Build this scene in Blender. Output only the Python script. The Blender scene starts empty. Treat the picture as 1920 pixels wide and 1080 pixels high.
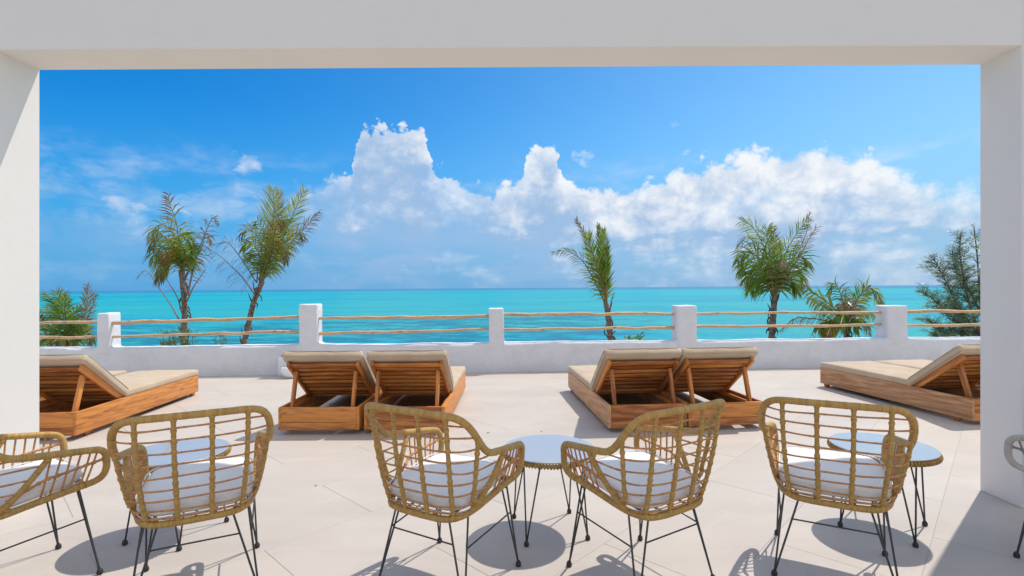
import bpy, bmesh, math, random
from mathutils import Vector, Matrix, noise
R = math.radians
PI = math.pi
random.seed(7)
H = 1.35                      # eye height; every distance below is in metres
FPX = 970.0                   # focal length in pixels of a 1920 wide picture
ROLL = -0.0068
scene = bpy.context.scene
COL = scene.collection

# ------------------------------------------------------------------ camera
cam_data = bpy.data.cameras.new('camera')
cam = bpy.data.objects.new('camera', cam_data)
COL.objects.link(cam)
cam_data.sensor_width = 36.0
cam_data.lens = 36.0 * FPX / 1920.0
cam_data.clip_start = 0.05
cam_data.clip_end = 120000
cam.matrix_world = Matrix.Translation((0, 0, H)) @ Matrix.Rotation(PI / 2, 4, 'X') @ Matrix.Rotation(ROLL, 4, 'Z')
scene.camera = cam

def ray(px, py):
    xi = (px - 960) / FPX; yi = -(py - 540) / FPX
    c, s = math.cos(ROLL), math.sin(ROLL)
    return Vector((xi * c - yi * s, 1.0, xi * s + yi * c))
def on_z(px, py, z=0.0):
    r = ray(px, py); t = (z - H) / r.z
    return Vector((0, 0, H)) + r * t
def on_y(px, py, y):
    return Vector((0, 0, H)) + ray(px, py) * y

# ------------------------------------------------------------------ look
scene.view_settings.view_transform = 'Standard'
scene.view_settings.look = 'None'
scene.view_settings.gamma = 1
scene.view_settings.exposure = 0.38
scene.view_settings.use_curve_mapping = False
scene.render.engine = 'CYCLES'
scene.cycles.max_bounces = 8
scene.cycles.diffuse_bounces = 4

SUN_EL = R(60.2)
SUN_AZ = math.atan2(0.759, 0.651)
sd = Vector((math.sin(SUN_AZ) * math.cos(SUN_EL), math.cos(SUN_AZ) * math.cos(SUN_EL), math.sin(SUN_EL)))
sun_data = bpy.data.lights.new('sun', 'SUN')
sun_data.energy = 2.75
sun_data.angle = R(0.53)
sun_data.color = (1.0, 0.94, 0.845)
sun = bpy.data.objects.new('sun', sun_data)
COL.objects.link(sun)
sun.rotation_euler = sd.to_track_quat('Z', 'Y').to_euler()

# ------------------------------------------------------------------ node helpers
class E:
    """arithmetic on node sockets"""
    def __init__(s, nt, sock): s.nt = nt; s.k = sock
    def _m(s, op, *a, clamp=False):
        n = s.nt.nodes.new('ShaderNodeMath'); n.operation = op; n.use_clamp = clamp
        for i, v in enumerate((s,) + a):
            if isinstance(v, E): s.nt.links.new(v.k, n.inputs[i])
            else: n.inputs[i].default_value = float(v)
        return E(s.nt, n.outputs[0])
    def __add__(s, o): return s._m('ADD', o)
    def __radd__(s, o): return s._m('ADD', o)
    def __sub__(s, o): return s._m('SUBTRACT', o)
    def __rsub__(s, o): return (s * -1.0) + o
    def __mul__(s, o): return s._m('MULTIPLY', o)
    def __rmul__(s, o): return s._m('MULTIPLY', o)
    def __truediv__(s, o): return s._m('DIVIDE', o)
    def mx(s, o): return s._m('MAXIMUM', o)
    def mn(s, o): return s._m('MINIMUM', o)
    def pw(s, o): return s._m('POWER', o)
    def clamp(s): return s._m('ADD', 0.0, clamp=True)
    def smooth(s, a, b):
        n = s.nt.nodes.new('ShaderNodeMapRange'); n.interpolation_type = 'SMOOTHSTEP'
        s.nt.links.new(s.k, n.inputs['Value'])
        for nm, v in (('From Min', a), ('From Max', b)):
            if isinstance(v, E): s.nt.links.new(v.k, n.inputs[nm])
            else: n.inputs[nm].default_value = v
        return E(s.nt, n.outputs['Result'])
    def curve(s, pts, x0, x1, y1):
        """piecewise curve: x in [x0,x1] -> y in [0,y1]"""
        t = (s - x0) / (x1 - x0)
        n = s.nt.nodes.new('ShaderNodeFloatCurve')
        c = n.mapping.curves[0]
        P = [((x - x0) / (x1 - x0), y / y1) for x, y in pts]
        c.points[0].location = P[0]; c.points[1].location = P[-1]
        for p in P[1:-1]: c.points.new(*p)
        n.mapping.extend = 'HORIZONTAL'
        n.mapping.update()
        s.nt.links.new(t.clamp().k, n.inputs['Value'])
        return E(s.nt, n.outputs[0]) * y1

def combine(nt, x, y, z=0.0):
    n = nt.nodes.new('ShaderNodeCombineXYZ')
    for i, v in enumerate((x, y, z)):
        if isinstance(v, E): nt.links.new(v.k, n.inputs[i])
        else: n.inputs[i].default_value = v
    return n.outputs[0]
def separate(nt, sock):
    n = nt.nodes.new('ShaderNodeSeparateXYZ'); nt.links.new(sock, n.inputs[0])
    return [E(nt, o) for o in n.outputs]
def noise_tex(nt, vec, scale, detail=4, rough=0.55, lac=2.0, dist=0.0):
    n = nt.nodes.new('ShaderNodeTexNoise')
    n.inputs['Scale'].default_value = scale; n.inputs['Detail'].default_value = detail
    n.inputs['Roughness'].default_value = rough; n.inputs['Lacunarity'].default_value = lac
    n.inputs['Distortion'].default_value = dist
    if vec is not None: nt.links.new(vec, n.inputs['Vector'])
    return n
def mixc(nt, fac, a, b, mode='MIX'):
    n = nt.nodes.new('ShaderNodeMix'); n.data_type = 'RGBA'; n.blend_type = mode
    for nm, v in (('Factor', fac), ('A', a), ('B', b)):
        i = [q for q in n.inputs if q.name == nm and (q.type == 'RGBA' if nm != 'Factor' else q.type == 'VALUE')][0]
        if isinstance(v, E): nt.links.new(v.k, i)
        elif isinstance(v, bpy.types.NodeSocket): nt.links.new(v, i)
        elif isinstance(v, (tuple, list)): i.default_value = tuple(v)[:3] + (1,)
        else: i.default_value = v
    return [o for o in n.outputs if o.type == 'RGBA'][0]

# ------------------------------------------------------------------ world: sky with clouds
world = bpy.data.worlds.new('World')
scene.world = world
world.use_nodes = True
nt = world.node_tree
nt.nodes.clear()
out = nt.nodes.new('ShaderNodeOutputWorld')
bg = nt.nodes.new('ShaderNodeBackground')
nt.links.new(bg.outputs[0], out.inputs[0])
bg.inputs['Strength'].default_value = 0.13
sky = nt.nodes.new('ShaderNodeTexSky')
sky.sky_type = 'NISHITA'
sky.sun_disc = False
sky.sun_elevation = SUN_EL
sky.sun_rotation = SUN_AZ
sky.air_density = 1.0; sky.dust_density = 0.6; sky.ozone_density = 2.0
tc = nt.nodes.new('ShaderNodeTexCoord')
X, Y, Z = separate(nt, tc.outputs['Generated'])
az = X._m('ARCTAN2', Y)
el = Z._m('ARCSINE')
# deeper away from the sun, as in the polarised photograph
hs = nt.nodes.new('ShaderNodeHueSaturation')
hs.inputs['Saturation'].default_value = 1.30
hs.inputs['Hue'].default_value = 0.497
hs.inputs['Value'].default_value = 1.0
nt.links.new(sky.outputs[0], hs.inputs['Color'])
def ae(px, py):
    r = ray(px, py).normalized()
    return math.atan2(r.x, r.y), math.asin(r.z)
P2 = combine(nt, az, el * 1.15)
warp = noise_tex(nt, P2, 9.0, 3, 0.55)
wx, wy, wz = separate(nt, warp.outputs['Color'])
wx = wx - 0.5; wy = wy - 0.5
Pw = combine(nt, az + wx * 0.05, el * 1.15 + wy * 0.05)
Pbig = noise_tex(nt, Pw, 11.0, 8, 0.58).outputs['Fac']
vor = nt.nodes.new('ShaderNodeTexVoronoi'); vor.feature = 'SMOOTH_F1'; vor.distance = 'EUCLIDEAN'
vor.inputs['Scale'].default_value = 27; vor.inputs['Detail'].default_value = 3.0
vor.inputs['Roughness'].default_value = 0.55; vor.inputs['Smoothness'].default_value = 0.35
nt.links.new(Pw, vor.inputs['Vector'])
bil = 0.62 - E(nt, vor.outputs['Distance'])          # billows
fb = E(nt, Pbig) - 0.5
outline = [(-400, 380), (75, 345), (200, 338), (300, 372), (420, 378), (500, 350), (545, 322), (600, 312), (660, 302), (664, 262),
           (684, 212), (735, 216), (788, 220), (806, 268), (835, 318), (905, 330), (960, 322), (985, 286), (1006, 256), (1036, 252), (1054, 318),
           (1130, 326), (1200, 316), (1290, 284), (1400, 262), (1520, 245), (1610, 262), (1700, 300), (1837, 318), (2300, 350)]
pts = [ae(*p) for p in outline]
wf = noise_tex(nt, P2, 34.0, 4, 0.6)
fx_, fy_, _ = separate(nt, wf.outputs['Color'])
fx_ = fx_ - 0.5; fy_ = fy_ - 0.5
top = (az + wx * 0.03 + fx_ * 0.03).curve(pts, pts[0][0], pts[-1][0], 0.5)
# towers get crisp cauliflower heads, the long bank softer ones
depth = top - el + fb * 0.10 + bil * 0.040 + fy_ * 0.010
dens_pts = [(-400, .30), (75, .40), (300, .5), (480, .5), (600, .65), (690, .95), (800, .95), (850, .75), (960, .95), (1400, 1.0), (1650, .95), (1837, .85), (2300, .7)]
dp = [(ae(x, 400)[0], v) for x, v in dens_pts]
dens = az.curve(dp, dp[0][0], dp[-1][0], 1.0)
soft_pts = [(-400, .07), (560, .06), (660, .010), (820, .012), (900, .02), (1050, .012), (1150, .03), (1300, .025), (1620, .03), (1837, .05), (2300, .07)]
sp = [(ae(x, 400)[0], v) for x, v in soft_pts]
soft = az.curve(sp, sp[0][0], sp[-1][0], 0.1)
edge = (depth / soft).smooth(0.0, 1.0)
Pst = combine(nt, az * 1.0 + wx * 0.06, el * 3.4 + wy * 0.06, 3.7)
streak = E(nt, noise_tex(nt, Pst, 7.0, 7, 0.6).outputs['Fac'])
# lower down the bank breaks into horizontal bars with blue between
low = el.smooth(0.15, 0.03)
holes = streak.smooth(0.38, 0.60)
lowfac = 1.0 - low * (0.06 + 0.50 * (1.0 - holes))
patch = E(nt, noise_tex(nt, combine(nt, az, el * 1.6, 1.3), 7.5, 7, 0.62).outputs['Fac']).smooth(0.34, 0.52)
alpha = edge * dens * lowfac * (0.80 + 0.20 * patch) * (0.50 + 0.50 * el.smooth(0.0, 0.09))
# shading: lit rims near the upper edge, blue-grey bodies and bases
lit = (1.0 - depth / 0.26).clamp() * 0.60 + (1.0 - depth / 0.035).clamp() * 0.16 + bil * 0.55 + fb * 1.85 + (streak - 0.5) * low * 1.6 + 0.17 - low * 0.06
lit = lit + az.smooth(0.0, 0.40) * 0.20 - az.smooth(0.05, -0.4) * 0.20
bar = ((el - 0.085 + wy * 0.03) / 0.022); bar = (1.0 - bar * bar).mx(0.0) * (1.0 - holes * 0.7)
lit = lit - bar * 0.40
lit = lit.smooth(0.0, 1.0)
CS = 1.0 / 0.13 / 1.30
shade_c = (0.35 * CS, 0.52 * CS, 0.77 * CS)
light_c = (0.93 * CS, 0.95 * CS, 0.98 * CS)
cloud_c = mixc(nt, lit, shade_c, light_c)
# small scattered clouds
sc = []
for px, py, rx, ry, w in [(335, 315, 34, 24, .8), (452, 306, 48, 30, 1.0), (1098, 288, 30, 28, .95), (215, 358, 90, 44, .5),
                          (150, 480, 70, 34, .6), (1280, 235, 60, 22, .35), (400, 392, 80, 36, .9), (250, 400, 90, 34, .75)]:
    a0, e0 = ae(px, py); rx /= FPX; ry /= FPX
    q = ((az + wx * 0.05 - a0) / rx); p_ = ((el + wy * 0.05 - e0) / ry)
    g = (1.0 - (q * q + p_ * p_)).mx(0.0) * w
    sc.append(g)
s_sum = sc[0]
for g in sc[1:]: s_sum = s_sum + g
Psm = combine(nt, az + wx * 0.04, el * 1.5 + wy * 0.04, 8.1)
fs_ = E(nt, noise_tex(nt, Psm, 24, 7, 0.6).outputs['Fac']) - 0.5
small = (s_sum * 0.62 + fs_ * 2.4 * s_sum.smooth(0.0, 0.4) - 0.22 + bil * 0.3).smooth(0.0, 0.75) * s_sum.smooth(0.0, 0.5) * 0.6
wisp = E(nt, noise_tex(nt, combine(nt, az + wx * 0.08, el * 2.6 + wy * 0.08, 5.5), 6.5, 7, 0.62).outputs['Fac']).smooth(0.44, 0.70)
wisp = wisp * el.smooth(0.26, 0.17) * el.smooth(0.0, 0.05) * 0.42
small = small.mx(wisp)
# bright clouds added over the unseen sky to whiten the fill light
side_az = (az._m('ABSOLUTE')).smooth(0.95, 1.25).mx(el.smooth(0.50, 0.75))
fill_puff = (E(nt, noise_tex(nt, combine(nt, X / (Z + 0.35), Y / (Z + 0.35), 0.0), 2.6, 7, 0.58).outputs['Fac'])).smooth(0.44, 0.57) * side_az * 0.9
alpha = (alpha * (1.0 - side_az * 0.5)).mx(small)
fill_puff = fill_puff * el.smooth(-0.02, 0.1)
skyc = mixc(nt, az.smooth(-0.80, 0.95), (0.06, 0.62, 0.92), (0.86, 0.96, 0.91))
s1 = mixc(nt, 1.0, hs.outputs[0], skyc, 'MULTIPLY')
veil = el.smooth(0.34, 0.0) * 0.88
hor = mixc(nt, az.smooth(-0.80, 0.80), (0.085 * CS, 0.36 * CS, 0.76 * CS), (0.19 * CS, 0.45 * CS, 0.76 * CS))
s2 = mixc(nt, veil, s1, hor)
s3 = mixc(nt, alpha, s2, cloud_c)
s3 = mixc(nt, fill_puff, s3, (1.25 * CS, 1.22 * CS, 1.18 * CS))
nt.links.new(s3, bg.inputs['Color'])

# ------------------------------------------------------------------ materials
def new_mat(name):
    m = bpy.data.materials.new(name); m.use_nodes = True
    nt = m.node_tree
    b = nt.nodes['Principled BSDF']
    return m, nt, b
def setcol(nt, b, v):
    if isinstance(v, (tuple, list)): b.inputs['Base Color'].default_value = tuple(v)[:3] + (1,)
    else: nt.links.new(v, b.inputs['Base Color'])
def bump(nt, b, h, strength=0.3, dist=0.01):
    n = nt.nodes.new('ShaderNodeBump'); n.inputs['Strength'].default_value = strength
    n.inputs['Distance'].default_value = dist
    nt.links.new(h.k if isinstance(h, E) else h, n.inputs['Height'])
    nt.links.new(n.outputs[0], b.inputs['Normal'])
def objco(nt, rnd=True):
    t = nt.nodes.new('ShaderNodeTexCoord')
    if not rnd: return t.outputs['Object']
    oi = nt.nodes.new('ShaderNodeObjectInfo')
    a = nt.nodes.new('ShaderNodeVectorMath'); a.operation = 'ADD'
    nt.links.new(t.outputs['Object'], a.inputs[0])
    c = combine(nt, E(nt, oi.outputs['Random']) * 13.0, E(nt, oi.outputs['Random']) * 7.0, 0.0)
    nt.links.new(c, a.inputs[1])
    return a.outputs[0]
def geopos(nt):
    return nt.nodes.new('ShaderNodeNewGeometry').outputs['Position']
def rnd(nt):
    return E(nt, nt.nodes.new('ShaderNodeObjectInfo').outputs['Random'])
def scaled(nt, vec, s):
    m = nt.nodes.new('ShaderNodeMapping'); m.inputs['Scale'].default_value = s
    nt.links.new(vec, m.inputs['Vector']); return m.outputs[0]

def mat_plaster(name, col, bs=0.35, bd=0.006, fine=38, stain=0.06):
    m, nt, b = new_mat(name)
    p = geopos(nt)
    a = E(nt, noise_tex(nt, p, 1.7, 5, 0.6).outputs['Fac'])
    c = E(nt, noise_tex(nt, p, 7, 6, 0.65).outputs['Fac'])
    f = E(nt, noise_tex(nt, p, fine, 4, 0.6).outputs['Fac'])
    k = ((a - 0.5) * 1.2 + (c - 0.5)).smooth(-0.35, 0.6)
    dark = tuple(x * (1 - stain * 2.2) for x in col)
    setcol(nt, b, mixc(nt, k, col, dark))
    b.inputs['Roughness'].default_value = 0.75
    b.inputs['Specular IOR Level'].default_value = 0.3
    bump(nt, b, c * 1.0 + f * 0.35, bs, bd)
    return m
M = {}
M['wall'] = mat_plaster('interior_plaster', (0.79, 0.762, 0.72), 0.3, 0.005, stain=0.015)
M['soffit'] = mat_plaster('soffit_plaster', (0.80, 0.74, 0.68), 0.12, 0.003)
M['parapet'] = mat_plaster('parapet_plaster', (0.75, 0.765, 0.81), 0.8, 0.014, 26, 0.07)

M['pot'] = mat_plaster('white_pot', (0.87, 0.88, 0.90), 0.3, 0.005, 30, 0.02)
# floor tile
m, nt, b = new_mat('floor_tile'); M['tile'] = m
p = geopos(nt)
big = E(nt, noise_tex(nt, scaled(nt, p, (0.55, 1.9, 1)), 1.3, 6, 0.62, dist=0.6).outputs['Fac'])
fine = E(nt, noise_tex(nt, p, 60, 3, 0.6).outputs['Fac'])
vein = E(nt, noise_tex(nt, scaled(nt, objco(nt), (0.7, 4.0, 1)), 2.2, 7, 0.6, dist=1.2).outputs['Fac'])
k = (big - 0.5) * 1.3 + (rnd(nt) - 0.5) * 0.22 + (fine - 0.5) * 0.12 + 0.5
dirt = E(nt, noise_tex(nt, p, 2.3, 7, 0.68, dist=1.0).outputs['Fac']).smooth(0.50, 0.75)
c = mixc(nt, k.smooth(0.1, 0.9), (0.49, 0.435, 0.385), (0.56, 0.50, 0.445))
c = mixc(nt, vein.smooth(0.58, 0.74) * 0.35, c, (0.60, 0.55, 0.50))
spot = E(nt, noise_tex(nt, p, 9, 5, 0.7).outputs['Fac']).smooth(0.70, 0.80) * 0.22
c = mixc(nt, spot, c, (0.40, 0.36, 0.33))
c = mixc(nt, dirt * 0.22, c, (0.40, 0.345, 0.29))
setcol(nt, b, c)
nt.links.new((0.46 + big * 0.16).k, b.inputs['Roughness'])
b.inputs['Specular IOR Level'].default_value = 0.35
bump(nt, b, vein + fine * 0.3, 0.10, 0.002)
m, nt, b = new_mat('grout'); M['grout'] = m
setcol(nt, b, (0.54, 0.485, 0.435)); b.inputs['Roughness'].default_value = 0.9

# teak: grain runs along each board's own X axis
def mat_teak(name, c1, c2, c3, rough=0.42):
    m, nt, b = new_mat(name)
    v = objco(nt)
    g = E(nt, noise_tex(nt, scaled(nt, v, (0.9, 9, 9)), 2.4, 6, 0.62, dist=1.6).outputs['Fac'])
    w = nt.nodes.new('ShaderNodeTexWave'); w.wave_type = 'BANDS'; w.bands_direction = 'DIAGONAL'
    nt.links.new(scaled(nt, v, (0.35, 3.2, 3.2)), w.inputs['Vector'])
    w.inputs['Scale'].default_value = 3.0; w.inputs['Distortion'].default_value = 9; w.inputs['Detail'].default_value = 4
    w.inputs['Detail Scale'].default_value = 1.2
    wv = E(nt, w.outputs['Fac'])
    st = E(nt, noise_tex(nt, scaled(nt, v, (1.5, 70, 70)), 3, 3, 0.6).outputs['Fac'])
    k = (g - 0.5) * 1.15 + 0.40 + wv * 0.16 + (st - 0.5) * 0.30 + (rnd(nt) - 0.5) * 0.45 + 0.02
    c = mixc(nt, k.smooth(0.12, 0.78), c1, c2)
    knot = E(nt, noise_tex(nt, scaled(nt, v, (2.2, 6, 6)), 2.2, 3, 0.5).outputs['Fac']).smooth(0.66, 0.76)
    c = mixc(nt, knot * 0.75, c, c3)
    setcol(nt, b, c)
    nt.links.new((rough + st * 0.12).k, b.inputs['Roughness'])
    b.inputs['Specular IOR Level'].default_value = 0.5
    bump(nt, b, st * 0.7 + g, 0.22, 0.002)
    return m
M['teak'] = mat_teak('oiled_teak', (0.25, 0.070, 0.015), (0.68, 0.268, 0.062), (0.14, 0.035, 0.008))
M['teak_grey'] = mat_teak('dull_teak', (0.32, 0.14, 0.055), (0.62, 0.36, 0.19), (0.14, 0.07, 0.035), 0.55)  # duller, greyer teak tone for some side panels

# fabrics
def mat_fabric(name, c1, c2, wr=0.5):
    m, nt, b = new_mat(name)
    v = objco(nt)
    a = E(nt, noise_tex(nt, v, 3.0, 4, 0.55, dist=0.8).outputs['Fac'])
    f = E(nt, noise_tex(nt, v, 260, 2, 0.6).outputs['Fac'])
    setcol(nt, b, mixc(nt, (a + (f - 0.5) * 0.5).smooth(0.3, 0.7), c1, c2))
    b.inputs['Roughness'].default_value = 0.9
    b.inputs['Specular IOR Level'].default_value = 0.15
    b.inputs['Sheen Weight'].default_value = 0.15
    bump(nt, b, a * 1.0 + f * 0.05, wr, 0.02)
    return m
M['mattress'] = mat_fabric('sand_canvas', (0.49, 0.375, 0.262), (0.56, 0.445, 0.325), 0.55)
M['cushion'] = mat_fabric('white_canvas', (0.80, 0.78, 0.76), (0.86, 0.845, 0.83), 0.55)
M['piping'] = mat_fabric('canvas_piping', (0.36, 0.29, 0.22), (0.42, 0.34, 0.26), 0.2)

# rattan; tubes carry UV.x = metres along the tube, UV.y = turns round it
def mat_rattan(name, c1, c2, pitch=0.0065, bs=0.9, slant=0.35):
    m, nt, b = new_mat(name)
    uv = nt.nodes.new('ShaderNodeUVMap').outputs[0]
    u, v, _ = separate(nt, uv)
    n0 = E(nt, noise_tex(nt, objco(nt), 14, 3, 0.6).outputs['Fac'])
    ph = u / pitch + v * slant + n0 * 1.5
    fr = ph._m('FRACT')
    prof = (fr - 0.5)._m('ABSOLUTE') * 2.0          # 1 at the joint between two turns
    idx = ph._m('FLOOR')
    wn = nt.nodes.new('ShaderNodeTexWhiteNoise'); wn.noise_dimensions = '1D'
    nt.links.new(idx.k, wn.inputs['W'])
    k = E(nt, wn.outputs['Value']) * 0.55 + n0 * 0.9 - 0.25
    c = mixc(nt, k.clamp(), c1, c2)
    c = mixc(nt, prof.smooth(0.80, 1.0) * 0.55, c, tuple(x * 0.42 for x in c1))
    setcol(nt, b, c)
    b.inputs['Roughness'].default_value = 0.48
    b.inputs['Specular IOR Level'].default_value = 0.4
    bump(nt, b, (1.0 - prof * prof * prof), bs, 0.0016)
    return m
M['rattan'] = mat_rattan('wrapped_rattan', (0.42, 0.235, 0.058), (0.66, 0.41, 0.125))
M['rattan_shaded'] = mat_rattan('shaded_wrapped_rattan', (0.46, 0.42, 0.36), (0.62, 0.58, 0.51))  # shade on the right-edge chair, put into the rattan colour as grey
M['cane'] = mat_rattan('brown_cane', (0.44, 0.19, 0.065), (0.64, 0.32, 0.12), 0.05, 0.2, 0.0)
M['cane_shaded'] = mat_rattan('shaded_cane', (0.20, 0.185, 0.165), (0.30, 0.28, 0.25), 0.05, 0.2, 0.0)  # its canes, with the same shade painted in
M['wicker'] = mat_rattan('amber_wicker', (0.30, 0.16, 0.04), (0.56, 0.36, 0.12), 0.03, 0.3)
m, nt, b = new_mat('charcoal_steel'); M['steel'] = m
setcol(nt, b, (0.045, 0.045, 0.048)); b.inputs['Roughness'].default_value = 0.42; b.inputs['Specular IOR Level'].default_value = 0.6
bump(nt, b, noise_tex(nt, objco(nt), 200, 2).outputs['Fac'], 0.1, 0.001)
m, nt, b = new_mat('rubber'); M['rubber'] = m
setcol(nt, b, (0.03, 0.03, 0.03)); b.inputs['Roughness'].default_value = 0.7
# smoked glass top
m, nt, b = new_mat('table_glass'); M['glass'] = m
sm = E(nt, noise_tex(nt, objco(nt), 3, 5, 0.6).outputs['Fac'])
setcol(nt, b, mixc(nt, sm, (0.38, 0.385, 0.39), (0.45, 0.455, 0.46)))
nt.links.new((0.02 + sm.smooth(0.5, 0.8) * 0.03).k, b.inputs['Roughness'])
b.inputs['IOR'].default_value = 1.9; b.inputs['Specular IOR Level'].default_value = 0.8
# poles
m, nt, b = new_mat('peeled_pole'); M['pole'] = m
v = objco(nt)
g = E(nt, noise_tex(nt, scaled(nt, v, (1.0, 14, 14)), 3, 5, 0.6, dist=1).outputs['Fac'])
kn = E(nt, noise_tex(nt, scaled(nt, v, (3, 6, 6)), 4, 3, 0.5).outputs['Fac']).smooth(0.62, 0.72)
c = mixc(nt, g.smooth(0.3, 0.7), (0.46, 0.29, 0.16), (0.70, 0.49, 0.31))
c = mixc(nt, kn * 0.8, c, (0.17, 0.10, 0.06))
setcol(nt, b, c); b.inputs['Roughness'].default_value = 0.7
bump(nt, b, g, 0.6, 0.006)
# palm trunk and fronds
m, nt, b = new_mat('palm_bark'); M['bark'] = m
v = geopos(nt)
g = E(nt, noise_tex(nt, scaled(nt, v, (3, 3, 14)), 2.2, 6, 0.7).outputs['Fac'])
c = mixc(nt, g.smooth(0.3, 0.7), (0.11, 0.075, 0.055), (0.40, 0.30, 0.235))
setcol(nt, b, c); b.inputs['Roughness'].default_value = 0.9
bump(nt, b, g, 0.9, 0.03)
m, nt, b = new_mat('fibre'); M['fibre'] = m
g = E(nt, noise_tex(nt, scaled(nt, geopos(nt), (6, 6, 2)), 4, 5, 0.7).outputs['Fac'])
setcol(nt, b, mixc(nt, g.smooth(0.3, 0.7), (0.05, 0.035, 0.03), (0.24, 0.16, 0.11))); b.inputs['Roughness'].default_value = 0.95
def mat_leaf(name, c1, c2, dry=(0.20, 0.13, 0.07), t0=0.92, t1=1.4, trans=0.5):
    m, nt, b = new_mat(name)
    uv = nt.nodes.new('ShaderNodeUVMap').outputs[0]
    u, v, _ = separate(nt, uv)
    n0 = E(nt, noise_tex(nt, geopos(nt), 5.0, 4, 0.7).outputs['Fac'])
    isl = nt.nodes.new('ShaderNodeNewGeometry').outputs['Random Per Island']
    k = (n0 - 0.5) * 1.2 + E(nt, isl) * 0.7 + 0.1
    c = mixc(nt, k.clamp(), c1, c2)
    d = (u + (n0 - 0.5) * 0.5 + v * 0.35).smooth(t0, t1)
    c = mixc(nt, d, c, dry)
    setcol(nt, b, c)
    b.inputs['Roughness'].default_value = 0.38
    b.inputs['Specular IOR Level'].default_value = 0.5
    tr = nt.nodes.new('ShaderNodeBsdfTranslucent'); nt.links.new(c, tr.inputs['Color'])
    mx = nt.nodes.new('ShaderNodeMixShader'); mx.inputs[0].default_value = trans
    o = nt.nodes['Material Output']
    nt.links.new(b.outputs[0], mx.inputs[1]); nt.links.new(tr.outputs[0], mx.inputs[2])
    nt.links.new(mx.outputs[0], o.inputs[0])
    return m
M['g'] = mat_leaf('green_frond', (0.07, 0.17, 0.018), (0.34, 0.46, 0.055), (0.34, 0.30, 0.08))
M['lg'] = mat_leaf('light_green_frond', (0.26, 0.34, 0.08), (0.56, 0.60, 0.20), (0.42, 0.33, 0.12))
M['y'] = mat_leaf('yellow_frond', (0.38, 0.29, 0.04), (0.66, 0.46, 0.07), (0.26, 0.14, 0.05), 0.6, 1.0)
M['ol'] = mat_leaf('olive_frond', (0.20, 0.25, 0.03), (0.54, 0.52, 0.09), (0.22, 0.14, 0.08), 0.75, 1.2)
M['dry'] = mat_leaf('dry_frond', (0.30, 0.20, 0.10), (0.58, 0.44, 0.26), (0.34, 0.24, 0.17), 0.4, 0.9, 0.15)
M['pur'] = mat_leaf('withered_frond', (0.22, 0.15, 0.12), (0.50, 0.36, 0.28), (0.30, 0.22, 0.19), 0.3, 0.9, 0.1)
M['needle'] = mat_leaf('casuarina_needles', (0.08, 0.15, 0.06), (0.28, 0.38, 0.17), (0.11, 0.085, 0.06), 0.9, 1.3, 0.15)
M['shrub'] = mat_leaf('shrub_leaves', (0.045, 0.075, 0.022), (0.13, 0.17, 0.05), (0.2, 0.15, 0.08), 1.0, 1.4, 0.25)
m, nt, b = new_mat('green_stalk'); M['stalk'] = m
setcol(nt, b, mixc(nt, rnd(nt), (0.22, 0.20, 0.05), (0.34, 0.24, 0.07))); b.inputs['Roughness'].default_value = 0.5
m, nt, b = new_mat('dry_stalk'); M['dstalk'] = m
setcol(nt, b, mixc(nt, rnd(nt), (0.20, 0.14, 0.11), (0.36, 0.27, 0.2))); b.inputs['Roughness'].default_value = 0.8
m, nt, b = new_mat('soil'); M['soil'] = m
setcol(nt, b, (0.05, 0.035, 0.025)); b.inputs['Roughness'].default_value = 1
# sand and scrub ground
m, nt, b = new_mat('sandy_ground'); M['ground'] = m
p = geopos(nt)
n1 = E(nt, noise_tex(nt, p, 0.25, 6, 0.65).outputs['Fac']); n2 = E(nt, noise_tex(nt, p, 6, 5, 0.7).outputs['Fac'])
_, gy, _ = separate(nt, p)
veg = (n1 + (n2 - 0.5) * 0.3 - gy.smooth(18, 32) * 0.4).smooth(0.40, 0.52)
c = mixc(nt, n2, (0.50, 0.43, 0.33), (0.62, 0.55, 0.44)); c2 = mixc(nt, n2, (0.03, 0.05, 0.015), (0.12, 0.13, 0.05))
setcol(nt, b, mixc(nt, veg, c, c2)); b.inputs['Roughness'].default_value = 0.95
bump(nt, b, n2, 0.6, 0.1)

# sea
m, nt, b = new_mat('sea'); M['sea'] = m
p = geopos(nt)
sx, sy, sz = separate(nt, p)
dist = (sx * sx + sy * sy)._m('SQRT')
ld = dist._m('LOGARITHM', 10.0)
nb = E(nt, noise_tex(nt, scaled(nt, p, (0.006, 0.022, 1)), 1.0, 5, 0.6, dist=0.5).outputs['Fac'])
nm = E(nt, noise_tex(nt, scaled(nt, p, (0.05, 0.10, 1)), 1.0, 6, 0.65).outputs['Fac'])
nf = E(nt, noise_tex(nt, scaled(nt, p, (0.22, 0.50, 1)), 1.0, 6, 0.7).outputs['Fac'])
nff = E(nt, noise_tex(nt, scaled(nt, p, (0.8, 1.7, 1)), 1.0, 5, 0.7).outputs['Fac'])
far = ld.smooth(2.0, 3.0)
c = mixc(nt, far, (0.030, 0.36, 0.37), (0.002, 0.40, 0.43))
c = mixc(nt, (nb - 0.5 + (nm - 0.5) * 0.5).smooth(-0.08, 0.14), c, (0.001, 0.29, 0.42))
azs = (sx / dist)
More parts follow.
